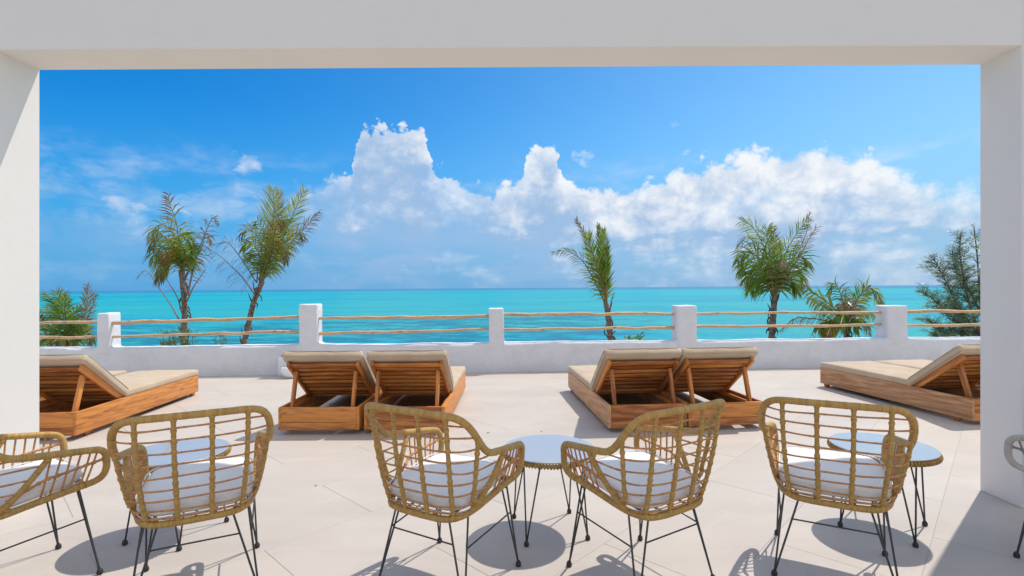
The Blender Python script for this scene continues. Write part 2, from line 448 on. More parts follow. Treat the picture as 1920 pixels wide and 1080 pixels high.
# submerged reef and weed patches
left = azs.smooth(0.42, 0.12)
near = ld.smooth(2.16, 2.02)
reef = ((nm - 0.5) * 1.6 + (nf - 0.5) * 1.6 + near * 0.30 * (0.3 + left) - 0.24).smooth(0.0, 0.26)
reef = reef * near.mx(0.15) * (0.25 + left * 0.75)
c = mixc(nt, reef * 0.85, c, (0.008, 0.15, 0.23))
rip = (nf - 0.5) * 1.0 + (nff - 0.5) * 1.0
c = mixc(nt, rip.smooth(0.02, 0.26) * (0.25 + near * 0.45), c, (0.010, 0.18, 0.27))
c = mixc(nt, rip.smooth(-0.05, -0.30) * 0.35, c, (0.10, 0.52, 0.54))
band = ((ld - 2.86)._m('ABSOLUTE') + (nb - 0.5) * 0.14).smooth(0.06, 0.0)
band2 = ((ld - 2.52 + (nb - 0.5) * 0.3)._m('ABSOLUTE') + (nm - 0.5) * 0.16).smooth(0.05, 0.0)
c = mixc(nt, band2 * 0.35, c, (0.004, 0.26, 0.37))
c = mixc(nt, band * azs.smooth(0.3, -0.2) * 0.7, c, (0.002, 0.22, 0.36))
deep = (ld + (nb - 0.5) * 0.25).smooth(2.98, 3.32)
c = mixc(nt, deep * 0.85, c, (0.035, 0.18, 0.34))
setcol(nt, b, c)
b.inputs['Roughness'].default_value = 0.32
b.inputs['Specular IOR Level'].default_value = 0.03
hgt = nf * 0.6 + nff * 0.3
bump(nt, b, hgt, 0.5, 0.5)

# ------------------------------------------------------------------ mesh helpers
class MB:
    def __init__(s): s.v = []; s.f = []; s.uv = []; s.mi = []
    def add(s, vs, fs, uvs=None, mi=0):
        o = len(s.v); s.v += [tuple(v) for v in vs]
        for i, f in enumerate(fs):
            s.f.append(tuple(o + j for j in f))
            s.uv.append(uvs[i] if uvs else [(0, 0)] * len(f)); s.mi.append(mi)
    def mesh(s, name, mats, smooth=True):
        me = bpy.data.meshes.new(name)
        me.from_pydata(s.v, [], s.f)
        ul = me.uv_layers.new(name='UVMap')
        flat = []
        for u in s.uv:
            for q in u: flat += [q[0], q[1]]
        ul.data.foreach_set('uv', flat)
        me.polygons.foreach_set('use_smooth', [smooth] * len(me.polygons))
        for mt in (mats if isinstance(mats, (list, tuple)) else [mats]): me.materials.append(mt)
        me.polygons.foreach_set('material_index', s.mi)
        me.update()
        return me
    def build(s, name, mats, parent=None, smooth=True, loc=None):
        o = bpy.data.objects.new(name, s.mesh(name, mats, smooth))
        COL.objects.link(o); o.parent = parent
        if loc is not None: o.location = loc
        return o

def catmull(pts, step, closed=False):
    pts = [Vector(p) for p in pts]
    n = len(pts); outp = []
    segs = n if closed else n - 1
    for i in range(segs):
        if closed: p0, p1, p2, p3 = pts[i - 1], pts[i], pts[(i + 1) % n], pts[(i + 2) % n]
        else:
            p1, p2 = pts[i], pts[i + 1]
            p0 = pts[i - 1] if i else p1 * 2 - p2
            p3 = pts[i + 2] if i + 2 < n else p2 * 2 - p1
        k = max(1, int((p2 - p1).length / step + 0.5))
        for j in range(k):
            t = j / k
            outp.append(0.5 * ((2 * p1) + (p2 - p0) * t + (2 * p0 - 5 * p1 + 4 * p2 - p3) * t * t + (3 * p1 - p0 - 3 * p2 + p3) * t ** 3))
    if not closed: outp.append(pts[-1])
    return outp

def tube(mb, pts, rad, n=8, closed=False, mi=0, cap=True):
    """rad: number or function of (t 0..1, index)"""
    N = len(pts); vs = []; L = [0.0]
    for i in range(1, N): L.append(L[-1] + (pts[i] - pts[i - 1]).length)
    tot = L[-1] or 1
    T = []
    for i in range(N):
        a = pts[i - 1] if (i or closed) else pts[i]; c = pts[(i + 1) % N] if (i < N - 1 or closed) else pts[i]
        T.append((c - a).normalized() if (c - a).length > 1e-9 else Vector((0, 0, 1)))
    up = Vector((0, 0, 1)) if abs(T[0].z) < 0.9 else Vector((1, 0, 0))
    nr = (up - T[0] * up.dot(T[0])).normalized()
    for i in range(N):
        nr = (nr - T[i] * nr.dot(T[i]))
        nr = nr.normalized() if nr.length > 1e-6 else T[i].orthogonal().normalized()
        bn = T[i].cross(nr)
        r = rad(L[i] / tot, i) if callable(rad) else rad
        for k in range(n):
            a = 2 * PI * k / n
            vs.append(pts[i] + (nr * math.cos(a) + bn * math.sin(a)) * r)
    fs = []; uvs = []
    rings = N if closed else N - 1
    for i in range(rings):
        j = (i + 1) % N
        u0, u1 = L[i], (L[j] if j else tot + (pts[0] - pts[-1]).length)
        for k in range(n):
            k2 = (k + 1) % n
            fs.append((i * n + k, i * n + k2, j * n + k2, j * n + k))
            uvs.append([(u0, k / n), (u0, (k + 1) / n), (u1, (k + 1) / n), (u1, k / n)])
    if cap and not closed:
        fs.append(tuple(range(n - 1, -1, -1))); uvs.append([(0, 0)] * n)
        fs.append(tuple((N - 1) * n + k for k in range(n))); uvs.append([(0, 0)] * n)
    mb.add(vs, fs, uvs, mi)

def rbox_mesh(name, size, bev, mat, seg=2, sub=0, jitter=0.0, seed=0, smooth=True, crown=0.0):
    """bevelled box centred on the origin, its grain axis along X"""
    bm = bmesh.new()
    bmesh.ops.create_cube(bm, size=1.0)
    for v in bm.verts: v.co = Vector((v.co.x * size[0], v.co.y * size[1], v.co.z * size[2]))
    if bev: bmesh.ops.bevel(bm, geom=list(bm.edges), offset=bev, segments=seg, profile=0.5, affect='EDGES', clamp_overlap=True)
    if sub: bmesh.ops.subdivide_edges(bm, edges=[e for e in bm.edges if e.calc_length() > min(size) * 0.45], cuts=sub, use_grid_fill=True)
    if jitter or crown:
        for v in bm.verts:
            q = v.co * 6 + Vector((seed * 3.1, seed, 0))
            fx = 1 - min(1, abs(v.co.x) / (size[0] / 2)) ** 2.5; fy = 1 - min(1, abs(v.co.y) / (size[1] / 2)) ** 2.5
            v.co += noise.noise_vector(q) * jitter
            v.co.z += crown * fx * fy * (1 if v.co.z > 0 else -0.2)
    me = bpy.data.meshes.new(name); bm.to_mesh(me); bm.free()
    me.materials.append(mat)
    me.polygons.foreach_set('use_smooth', [smooth] * len(me.polygons))
    return me
def link(name, me, parent=None, loc=(0, 0, 0), rot=(0, 0, 0), mat=None):
    o = bpy.data.objects.new(name, me); COL.objects.link(o); o.parent = parent
    if mat is not None: o.matrix_local = mat
    else: o.location = loc; o.rotation_euler = rot
    return o
def between(a, b, roll_up=Vector((0, 0, 1))):
    """matrix whose X axis runs a->b, centred between them"""
    a = Vector(a); b = Vector(b); x = (b - a).normalized()
    y = roll_up.cross(x); y = y.normalized() if y.length > 1e-5 else x.orthogonal().normalized()
    z = x.cross(y)
    m = Matrix((x, y, z)).transposed().to_4x4(); m.translation = (a + b) / 2
    return m
_bc = {}
def board(name, a, b, w, t, mat, parent, up=Vector((0, 0, 1)), bev=0.003, jit=0.0):
    """a board from a to b, w wide (its Y), t thick (its Z)"""
    L = (Vector(b) - Vector(a)).length
    key = (round(L, 3), round(w, 3), round(t, 3), mat.name)
    if key not in _bc: _bc[key] = rbox_mesh(name, (L, w, t), bev, mat, 2)
    return link(name, _bc[key], parent, mat=between(a, b, up))
def thing(name, label, cat, loc=(0, 0, 0), rz=0.0, group=None):
    o = bpy.data.objects.new(name, None); COL.objects.link(o)
    o.empty_display_size = 0.1
    o.location = loc; o.rotation_euler = (0, 0, rz)
    o['label'] = label; o['category'] = cat
    if group: o['group'] = group
    return o
KIDS = {}
def copy_tree(o, parent=None):
    c = o.copy(); COL.objects.link(c)
    if parent is not None:
        c.parent = parent; c.matrix_parent_inverse = o.matrix_parent_inverse.copy()
    for ch in list(o.children): copy_tree(ch, c)
    return c
def place(src, first, loc, rz, label, group):
    o = src if first else copy_tree(src)
    o.location = loc; o.rotation_euler = (0, 0, rz); o['label'] = label; o['group'] = group
    return o

# ------------------------------------------------------------------ ground, sea
mb = MB()
gx = [-400, -120, -60, -30, -15, -8, 0, 8, 15, 30, 60, 120, 400]
gy = [-60, -10, 6, 8.6, 9.6, 11, 13, 16, 20, 25, 30, 36, 44, 60]
def gz(x, y):
    base = -3.6 if y < 16 else -3.6 - (y - 16) * 0.105
    return base + noise.noise(Vector((x * 0.12, y * 0.2, 0))) * 0.35 * (1 if y < 40 else 0.2)
vs = [(x, y, gz(x, y)) for y in gy for x in gx]; nx = len(gx)
mb.add(vs, [(j * nx + i, j * nx + i + 1, (j + 1) * nx + i + 1, (j + 1) * nx + i) for j in range(len(gy) - 1) for i in range(nx - 1)])
g = mb.build('ground', M['ground']); g['kind'] = 'structure'
mb = MB()
ys = [20, 60, 150, 500, 2000, 8000, 60000]; xs = [-60000, -8000, -1000, -200, 0, 200, 1000, 8000, 60000]
vs = [(x, y, -5.0) for y in ys for x in xs]; nx = len(xs)
mb.add(vs, [(j * nx + i, j * nx + i + 1, (j + 1) * nx + i + 1, (j + 1) * nx + i) for j in range(len(ys) - 1) for i in range(nx - 1)])
s_ = mb.build('sea', M['sea']); s_['kind'] = 'structure'

# ------------------------------------------------------------------ terrace slab, tiles
def par_y(x): return 8.123 + 0.0415 * (x + 4.685)       # near face of the parapet
floor = MB()
fx0, fx1, fy0 = -11.0, 11.0, -4.4
yl, yr = par_y(fx0) + 0.2, par_y(fx1) + 0.2
floor.add([(fx0, fy0, -0.0035), (fx1, fy0, -0.0035), (fx1, yr, -0.0035), (fx0, yl, -0.0035),
           (fx0, fy0, -0.3), (fx1, fy0, -0.3), (fx1, yr, -0.3), (fx0, yl, -0.3)],
          [(0, 1, 2, 3), (7, 6, 5, 4), (0, 4, 5, 1), (1, 5, 6, 2), (2, 6, 7, 3), (3, 7, 4, 0)])
FL = floor.build('floor', M['grout'], smooth=False); FL['kind'] = 'structure'
ta = R(43.5)
du = Vector((math.sin(ta), math.cos(ta), 0)); dv = Vector((math.cos(ta), -math.sin(ta), 0))
T0 = on_z(496, 1032)
TL, TW = 1.25, 0.625
def clip(poly, nrm, c):
    o = []
    for i in range(len(poly)):
        a, b = poly[i], poly[(i + 1) % len(poly)]
        da, db = a.dot(nrm) - c, b.dot(nrm) - c
        if da <= 0: o.append(a)
        if (da < 0 < db) or (db < 0 < da): o.append(a + (b - a) * (da / (da - db)))
    return o
planes = [(Vector((-0.0415, 1, 0)), 8.123 + 0.0415 * 4.685 + 0.06), (Vector((0, -1, 0)), 3.9), (Vector((1, 0, 0)), 10.9), (Vector((-1, 0, 0)), 10.9)]
def tile_geo(poly, mbx, h=0.0035, gap=0.0009, bev=0.0010):
    c = sum(poly, Vector()) / len(poly)
    def off(d): return [q + (c - q).normalized() * d * 1.41 for q in poly]
    lo = off(gap); hi = off(gap + bev); n = len(poly)
    dz = random.uniform(-0.0002, 0.0002)
    vs = [q + Vector((0, 0, -h)) - c * 1 for q in lo] + [q + Vector((0, 0, -0.0008 + dz)) - c for q in lo] + [q + Vector((0, 0, dz)) - c for q in hi]
    fs = []
    for i in range(n):
        j = (i + 1) % n
        fs += [(i, j, n + j, n + i), (n + i, n + j, 2 * n + j, 2 * n + i)]
    fs.append(tuple(range(2 * n, 3 * n)))
    return vs, fs, c
cells = []
for j in range(-26, 30):
    for i in range(-16, 18):
        s0 = i * TL + (TL / 2 if j % 2 else 0)
        a = T0 + du * s0 + dv * (j * TW)
        poly = [a, a + dv * TW, a + dv * TW + du * TL, a + du * TL]
        poly = [Vector((q.x, q.y, 0)) for q in poly]
        for nrm, c in planes:
            if poly: poly = clip(poly, nrm, c)
        if len(poly) < 3: continue
        area = abs(sum(poly[q].x * poly[(q + 1) % len(poly)].y - poly[(q + 1) % len(poly)].x * poly[q].y for q in range(len(poly)))) / 2
        if area < 0.01: continue
        c = sum(poly, Vector()) / len(poly)
        seen = c.y > 1.9 and abs(c.x) < c.y * 1.02 + 0.7
        cells.append((not seen, c.length, poly))
cells.sort(key=lambda q: (q[0], q[1]))
rest = MB(); full = None
rotm = Matrix((du, -dv, Vector((0, 0, 1)))).transposed().to_4x4()
for n_, (unseen, _, poly) in enumerate(cells):
    vs, fs, c = tile_geo(poly, None)
    if not unseen and n_ < 300:
        inv = rotm.to_3x3().inverted()
        m_ = MB(); m_.add([inv @ Vector(v) for v in vs], fs)
        o = m_.build('tile', M['tile'], FL, smooth=False)
        mt = rotm.copy(); mt.translation = c; o.matrix_local = mt
    else:
        rest.add([Vector(v) + c for v in vs], fs)
o = rest.build('tile', M['tile'], FL, smooth=False); o['kind'] = 'stuff'

# ------------------------------------------------------------------ house: wall with the wide opening
house = thing('white_house', 'white plastered veranda wall framing the wide opening onto the terrace', 'house', (0, 3.2, 0))
def hp(name, vs, fs, mat):
    me = bpy.data.meshes.new(name)
    me.from_pydata([Vector(v) - Vector((0, 3.2, 0)) for v in vs], [], fs); me.materials.append(mats_(mat)); me.update()
    bm = bmesh.new(); bm.from_mesh(me)
    bmesh.ops.recalc_face_normals(bm, faces=bm.faces)
    bmesh.ops.bevel(bm, geom=list(bm.edges), offset=0.008, segments=2, profile=0.5, affect='EDGES')
    bm.to_mesh(me); bm.free()
    me.polygons.foreach_set('use_smooth', [True] * len(me.polygons))
    o = link(name, me, house)
    md = o.modifiers.new('wn', 'WEIGHTED_NORMAL')
    return o
def mats_(m): return M[m]
def hexa(a, b):
    """a: four bottom points, b: four top points"""
    return list(a) + list(b), [(0, 3, 2, 1), (4, 5, 6, 7), (0, 1, 5, 4), (1, 2, 6, 5), (2, 3, 7, 6), (3, 0, 4, 7)]
ZT = 4.9
ROLLX = 0.0068
yf_l, yn_l = 2.49 * H, 2.27 * H
yf_r, yn_r = 2.52 * H, 2.31 * H
XL = -2.262 * H; XR = 2.278 * H
zl_f = on_y(75, 130.5, yf_l).z; zr_f = on_y(1837, 123, yf_r).z
zl_n = on_y(4, 95, yn_l).z; zr_n = on_y(1912, 84, yn_r).z
zl = (zl_f + zl_n) / 2; zr = (zr_f + zr_n) / 2
lean = ROLLX * 2.8
xlb, xlt = on_y(75, 940, yf_l).x, on_y(75, 130, yf_l).x
xrb, xrt = on_y(1837, 925, yf_r).x, on_y(1837, 123, yf_r).x
lk = (xlt - xlb) / zl; rk = (xrt - xrb) / zr
hp('pillar', *hexa([(-11, yn_l - .1, -.002), (xlb, yn_l, -.002), (xlb, yf_l, -.002), (-11, yf_l, -.002)],
                   [(-11, yn_l - .1, ZT), (xlb + lk * ZT, yn_l, ZT), (xlb + lk * ZT, yf_l, ZT), (-11, yf_l, ZT)]), 'wall')
hp('pillar', *hexa([(xrb, yn_r, -.002), (11, yn_r, -.002), (11, yf_r, -.002), (xrb, yf_r, -.002)],
                   [(xrb + rk * ZT, yn_r, ZT), (11, yn_r, ZT), (11, yf_r, ZT), (xrb + rk * ZT, yf_r, ZT)]), 'wall')
bx0, bx1 = xlb + lk * 2.8 + 0.0, xrb + rk * 2.8
beam = hp('beam', *hexa([(bx0 - .06, yn_l + .004, zl), (bx1 + .06, yn_r + .004, zr), (bx1 + .06, yf_r - .004, zr + 0.0), (bx0 - .06, yf_l - .004, zl)],
                 [(bx0 - .06, yn_l + .004, ZT + .01), (bx1 + .06, yn_r + .004, ZT + .01), (bx1 + .06, yf_r - .004, ZT + .01), (bx0 - .06, yf_l - .004, ZT + .01)]), 'wall')
hp('bounce_wall', *hexa([(-11, -4.3, -.002), (11, -4.3, -.002), (11, -4.0, -.002), (-11, -4.0, -.002)],
                      [(-11, -4.3, 4.2), (11, -4.3, 4.2), (11, -4.0, 4.2), (-11, -4.0, 4.2)]), 'wall')  # unseen wall behind the camera, added to bounce sunlight onto the beam

# ------------------------------------------------------------------ parapet
parapet = thing('parapet_wall', 'low white hand-plastered parapet with square posts and two rows of pole rails', 'wall', (0, 8.4, 0))
SL = math.atan(0.0415)
post_px = [(-218, 34), (199, 39, 36), (582, 47, 46), (930, 28, 28), (1287, 40, 40), (1682, 41, 41), (2110, 40, 40)]
posts = []
PT = 0.27
for (pc, wpx, ztop) in [(-215, 40, 572), (201, 41, 587), (581, 43, 570.5), (930, 28, 578), (1287.5, 38, 573), (1682, 40, 573), (2120, 40, 574)]:
    # front face centre
    y = 8.3
    for _ in range(6):
        x = on_y(pc, 600, y).x; y = par_y(x)
    w = wpx / FPX * y
    # lit side faces show on the posts left of the middle: their front is narrower than their outline
    if pc < 700:
        w -= max(0, -x) / y * PT * 0.75
        x -= max(0, -x) / y * PT * 0.35
    zt = on_y(pc, ztop, y).z
    posts.append((x, y, w, zt))
def wall_top(x):
    z = 0.468 + 0.006 * math.sin(x * 1.3) + noise.noise(Vector((x * 1.1, 3, 0))) * 0.012
    for (px_, _, w, _) in posts:
        d = abs(x - px_) - w / 2
        rr_ = 0.07 + 0.03 * math.sin(px_ * 5)
        if d < rr_: z += 0.032 * (1 - max(d, 0) / rr_) ** 2
    return z
mb = MB()
prof = [(0, -0.002), (0, .08), (0, .2), (0, .32), (0, .41), (.004, -2), (.02, -1), (.055, 0), (.13, 1), (.20, 0), (.25, -1), (PT, -2), (PT, .3), (PT, .1), (PT, -0.35)]
NS = 520; vs = []; npf = len(prof)
for i in range(NS + 1):
    x = -9.5 + 19 * i / NS; yb = par_y(x); zt = wall_top(x)
    for k, (t, z) in enumerate(prof):
        if z == -2: zz = zt - .035
        elif z == -1: zz = zt - .010
        elif z == 0: zz = zt
        elif z == 1: zz = zt + .003
        else: zz = z
        if k and z not in (-0.35, -0.002):
            q = Vector((x * 2.6, zz * 3 + k * .11, t * 3)); q2 = q * 4
            nn = noise.noise(q) * 0.011 + noise.noise(q2) * 0.004
        else: nn = 0
        out_y = -nn if t < PT / 2 else nn
        vs.append((x, yb + t + out_y - 8.4, zz + (nn * .7 if z in (0, 1, -1) else 0)))
fs = [(i * npf + k, (i + 1) * npf + k, (i + 1) * npf + k + 1, i * npf + k + 1) for i in range(NS) for k in range(npf - 1)]
mb.add(vs, fs); mb.build('wall', M['parapet'], parapet)
for n_, (x, y, w, zt) in enumerate(posts):
    z0 = 0.36
    me = rbox_mesh('post', (w, PT + 0.012, zt - z0), 0.022, M['parapet'], 3, 5, 0.009, n_ * 5 + 1)
    o = link('post', me, parapet, (x, y + PT / 2 - 8.4, (zt + z0) / 2), (0, 0, SL))
# pole rails: two per bay
rail_px = [((-215, 612, 180, 604), (-215, 640, 180, 631)), ((222, 605, 560, 594), (222, 631, 560, 621)), ((603, 597, 918, 593), (603, 625, 918, 617)),
           ((942, 590, 1270, 588), (942, 618, 1270, 614)), ((1306, 588, 1664, 585), (1306, 613, 1664, 609)), ((1700, 584, 2120, 582), (1700, 611, 2120, 606))]
for n_, bay in enumerate(rail_px):
    for r_, (x0, y0, x1, y1) in enumerate(bay):
        xa, xb = posts[n_][0], posts[n_ + 1][0]
        Ya, Yb = par_y(xa) + PT * .5, par_y(xb) + PT * .5
        A = on_y(x0, y0, Ya); B = on_y(x1, y1, Yb); A.x = xa - 0.02; B.x = xb + 0.02
        if x0 < 700 and n_ in (1, 2):    # the ends come out in front of the posts' sides
            A.x = xa + posts[n_][2] * 0.30; A.y = Ya - 0.05
        rr = random.Random(n_ * 10 + r_)
        L = (B - A).length; ctrl = []
        for k in range(12):
            t = k / 11
            j = 0 if k in (0, 11) else 1
            ctrl.append(Vector((L * (t - .5), rr.uniform(-.012, .012) * j, rr.uniform(-.010, .010) * j)))
        pts_ = catmull(ctrl, 0.05)
        ph = rr.uniform(0, 9); r0 = rr.uniform(.024, .029)
        mb = MB()
        tube(mb, pts_, lambda t, i: r0 * (1.12 - .3 * (t if (n_ + r_) % 2 else 1 - t)) + noise.noise(Vector((t * 18, ph, 0))) * .006, 9)
        o = mb.build('pole_rail', M['pole'], parapet)
        mt = between(A, B); mt.translation -= Vector((0, 8.4, 0)); o.matrix_local = mt

# ------------------------------------------------------------------ rattan chair
def build_chair(name, label, mats):
    root = thing(name, label, 'chair')
    RT, CN = mats
    zb, zt = 0.385, 0.835
    def sect(fx, z):
        """point on the back shell: fx -1..1 across (superellipse angle), z height"""
        s = (z - zb) / (zt - zb)
        w = 0.222 + 0.102 * max(s, 0) ** .75; yc = -0.03; a = 0.205 + 0.075 * s + 0.012 * math.sin(PI * max(0, min(1, s)))
        th = PI / 2 + fx * PI / 2
        c, sn = -math.cos(th), math.sin(th)
        n = 2 / 3.6
        x = w * math.copysign(abs(c) ** n, c); y = yc - a * abs(sn) ** n
        return Vector((x, y, z))
    # top rail z as a function of fx
    def rail_z(fx):
        f = abs(fx)
        prof = [(0, .839), (.22, .838), (.34, .834), (.44, .823), (.54, .802), (.64, .769), (.74, .727), (.84, .682), (.93, .652), (1.0, .637)]
        for (a, za), (b, zc) in zip(prof, prof[1:]):
            if f <= b:
                t = (f - a) / (b - a); return za + (zc - za) * t
        return prof[-1][1]
    ctrl = []
    arm = [(.281, .045, .626), (.274, .11, .616), (.265, .175, .606), (.257, .222, .595), (.252, .246, .572), (.247, .253, .535), (.245, .252, .498), (.242, .238, .466), (.239, .210, .449), (.236, .17, .441)]
    right = [sect(f, rail_z(f)) for f in (0, .12, .25, .37, .47, .56, .65, .75, .85, .94, 1.0)] + [Vector(p) for p in arm]
    left = [Vector((-p.x, p.y, p.z)) for p in reversed(right[1:])]
    ctrl = left + right
    pts_ = catmull(ctrl, 0.006)
    rg = random.Random(3)
    jit = [rg.uniform(-.0006, .0006) for _ in range(2000)]
    mb = MB(); tube(mb, pts_, lambda t, i: .0156 + jit[i % 2000], 10); mb.build('arm_rail', RT, root)
    # base loop
    base_r = [(.236, .17, .441), (.233, .10, .432), (.228, .0, .418), (.222, -.09, .404), (.205, -.165, .392), (.165, -.215, .384), (.10, -.234, .382), (0, -.238, .382)]
    base = [Vector(p) for p in base_r] + [Vector((-p[0], p[1], p[2])) for p in reversed(base_r[:-1])]
    bp = catmull(base, 0.006)
    mb = MB(); tube(mb, bp, lambda t, i: .0145 + jit[(i * 7) % 2000], 9)
    # front rail of the seat
    fr = catmull([Vector((-.236, .17, .441)), Vector((-.1, .185, .436)), Vector((.1, .185, .436)), Vector((.236, .17, .441))], .01)
    tube(mb, fr, .012, 8)
    mb.build('seat_frame', RT, root)
    # back ribs
    for fb_, fx in ((-.78, -.74), (-.40, -.28), (-.055, -.038), (.055, .038), (.40, .28), (.78, .74)):
        z1 = rail_z(fx)
        P = []
        b0 = min(base + [v for v in bp], key=lambda q: abs(q.x - sect(fb_, zb + .02).x) + (0 if q.y < -.05 else 9) + (0 if (q.x * fx) > 0 else 5))
        P.append(b0)
        for k in range(1, 8): P.append(sect(fb_ + (fx - fb_) * k / 7, zb + .03 + (z1 - zb - .03) * k / 7))
        rp = catmull(P, .004)
        mb = MB(); tube(mb, rp, lambda t, i: .0097 + (.0022 if (i % 11) < 3 else 0) + jit[(i * 5) % 2000] * 1.5, 8, cap=False)
        mb.build('rib', RT, root)
    # slanting side ribs from the arm down to the base
    diag = {}
    for s in (-1, 1):
        P = [Vector((s * .282, .03, .622)), Vector((s * .274, -.005, .570)), Vector((s * .258, -.055, .50)), Vector((s * .234, -.11, .43)), Vector((s * .214, -.145, .398))]
        rp = catmull(P, .004); diag[s] = rp
        mb = MB(); tube(mb, rp, lambda t, i: .0125 + jit[(i * 3) % 2000] * 1.5, 8, cap=False); mb.build('rib', RT, root)
    # thin horizontal canes wrapping the back from side to side
    zs = [.792, .742, .692, .640, .588, .536, .486, .438, .405]
    for n_, z in enumerate(zs):
        P = []
        # limits: where the surface meets the rail, or the slanting rib
        fmax = 1.0
        if z > .622:
            f = 0
            while f < 1 and rail_z(f) > z: f += .01
            fmax = f
        N_ = 28
        for k in range(N_ + 1):
            f = fmax * (2 * k / N_ - 1)
            zz = z + noise.noise(Vector((f * 2, n_ * 3.3, 0))) * .010
            q = sect(f, zz); P.append(q)
        if z < .622:
            q = min(diag[1], key=lambda v: abs(v.z - z))
            P = [p for p in P if p.y < q.y - .005]
            P = [Vector((-q.x, q.y, q.z))] + P + [Vector(q)]
        cp = catmull(P, .02)
        mb = MB(); tube(mb, cp, lambda t, i: .0042 + .0004 * math.sin(i), 6); mb.build('cane', CN, root)
    # side panels: upright canes and one wrapped middle strand
    rr = [q for q in catmull(right, .01) if q.y > -.12 and q.z > .56]
    br = [q for q in catmull([Vector(p) for p in base_r], .01)]
    for s in (-1, 1):
        mid = []
        for k in range(6):
            y = .015 + k * .036
            tp = min(rr, key=lambda q: abs(q.y - y - .022)); bt = min(br, key=lambda q: abs(q.y - (y - .008)))
            mdp = (tp + bt) / 2 + Vector((.004, 0, 0)); mid.append(mdp)
            mb = MB(); tube(mb, catmull([Vector((s * v.x, v.y, v.z)) for v in (tp, mdp, bt)], .02), .0042, 6)
            mb.build('cane', CN, root)
        a = Vector((.236, -.10, .455)); z_ = Vector((.246, .238, .545))
        P = [a, Vector((.242, -.04, .487))] + [Vector((m_.x, m_.y, .515 + (m_.y) * .13)) for m_ in mid] + [z_]
        cp = catmull([Vector((s * v.x, v.y, v.z)) for v in P], .004)
        mb = MB(); tube(mb, cp, lambda t, i: .0062 + (.0030 if i % 9 < 3 else 0), 7); mb.build('rib', CN, root)
    # seat canes under the cushion
    for k in range(5):
        x = -.15 + k * .075
        P = [Vector((x, -.225 + abs(x) * .12, .385)), Vector((x, 0, .402)), Vector((x, .182, .434))]
        mb = MB(); tube(mb, catmull(P, .05), .006, 6); mb.build('cane', CN, root)
    # cushion
    bm = bmesh.new()
    nx, ny = 16, 16; W, D, T = .224, .214, .074
    def cush(u, v, side):
        # u,v in -1..1; superellipse outline, pillow profile
        n = 5.0
        r = max(abs(u), abs(v))
        x = u * W; y = v * D
        k = (abs(u) ** n + abs(v) ** n) ** (1 / n) if r > 0 else 1
        if r > 0: x *= r / k; y *= r / k
        e = max(0.0, 1 - r ** 12) ** .5
        z = side * (T / 2) * (0.80 * e + .24 * (1 - u * u) * (1 - v * v))
        return Vector((x, y, z))
    top_ = {}; bot = {}
    def grid(i, n): 
        t = 2 * i / n - 1
        return math.copysign(abs(t) ** .62, t)
    for i in range(nx + 1):
        for j in range(ny + 1):
            u, v = grid(i, nx), grid(j, ny)
            q = cush(u, v, 1); q += noise.noise_vector(q * 9) * .005 + noise.noise_vector(q * 24) * .0022; top_[i, j] = bm.verts.new(q)
            if i in (0, nx) or j in (0, ny): bot[i, j] = top_[i, j]
            else:
                q = cush(u, v, -1); bot[i, j] = bm.verts.new(q)
    for i in range(nx):
        for j in range(ny):
            bm.faces.new((top_[i, j], top_[i + 1, j], top_[i + 1, j + 1], top_[i, j + 1]))
            bm.faces.new((bot[i, j], bot[i, j + 1], bot[i + 1, j + 1], bot[i + 1, j]))
    me = bpy.data.meshes.new('cushion'); bm.to_mesh(me); bm.free()
    me.materials.append(M['cushion']); me.polygons.foreach_set('use_smooth', [True] * len(me.polygons))
    ca = math.atan2(.05, .4)
    cu = link('cushion', me, root, (0, -.012, .455), (ca, 0, 0))
    for zz in (-1, 1):
        ring = []
        for k in range(64):
            a_ = 2 * PI * k / 64; c_, s_ = math.cos(a_), math.sin(a_)
            kk = (abs(c_) ** 5 + abs(s_) ** 5) ** .2
            ring.append(Vector((c_ / kk * W * .985, s_ / kk * D * .985, zz * T * .34)))
        mb = MB(); tube(mb, ring, .0032, 5, closed=True); mb.build('piping', M['cushion'], cu)
    # legs: hairpins of two rods meeting in a ball foot
    feet = {}
    for sx in (-1, 1):
        for sy in (-1, 1):
            if sy > 0: a = Vector((sx * .222, .145, .432)); c = Vector((sx * .175, .165, .432)); f = Vector((sx * .240, .226, .012))
            else: a = Vector((sx * .196, -.13, .392)); c = Vector((sx * .135, -.19, .378)); f = Vector((sx * .240, -.226, .012))
            mb = MB()
            top_mid = (a + c) / 2 + Vector((0, 0, .004))
            for q in (a, c):
                k1 = q + (f - q) * .08
                P = [top_mid, q + Vector((0, 0, .001)), k1, q + (f - q) * .5, f]
                tube(mb, catmull([P[0], P[1]], .02)[:-1] + catmull(P[1:], .05), .0046, 7)
            lg = mb.build('leg', M['steel'], root)
            mb = MB()
            tube(mb, [f + Vector((0, 0, z)) for z in (-.012, -.010, -.004, .004, .012, .017)],
                 lambda t, i: [.010, .0125, .0135, .0130, .0095, .004][i], 10)
            mb.build('foot', M['rubber'], lg)
            feet[sx, sy] = (a, c, f)
    def on_leg(key, z, which=0):
        q = feet[key][which]; f = feet[key][2]; t = (q.z - z) / (q.z - f.z)
        return q + (f - q) * t
    for A, B in ((on_leg((-1, -1), .27, 1), on_leg((1, -1), .27, 1)), (on_leg((1, -1), .25), on_leg((1, 1), .28)), (on_leg((-1, -1), .25), on_leg((-1, 1), .28)),
                 (on_leg((1, 1), .40), on_leg((1, 1), .40, 1)), (on_leg((-1, 1), .40), on_leg((-1, 1), .40, 1))):
        mb = MB(); tube(mb, [A, (A + B) / 2, B], .0038, 6); mb.build('crossbar', M['steel'], root)
    return root
GC = 'rattan armchairs drawn up to the little round tables'
chair0 = build_chair('rattan_chair', '', (M['rattan'], M['cane']))
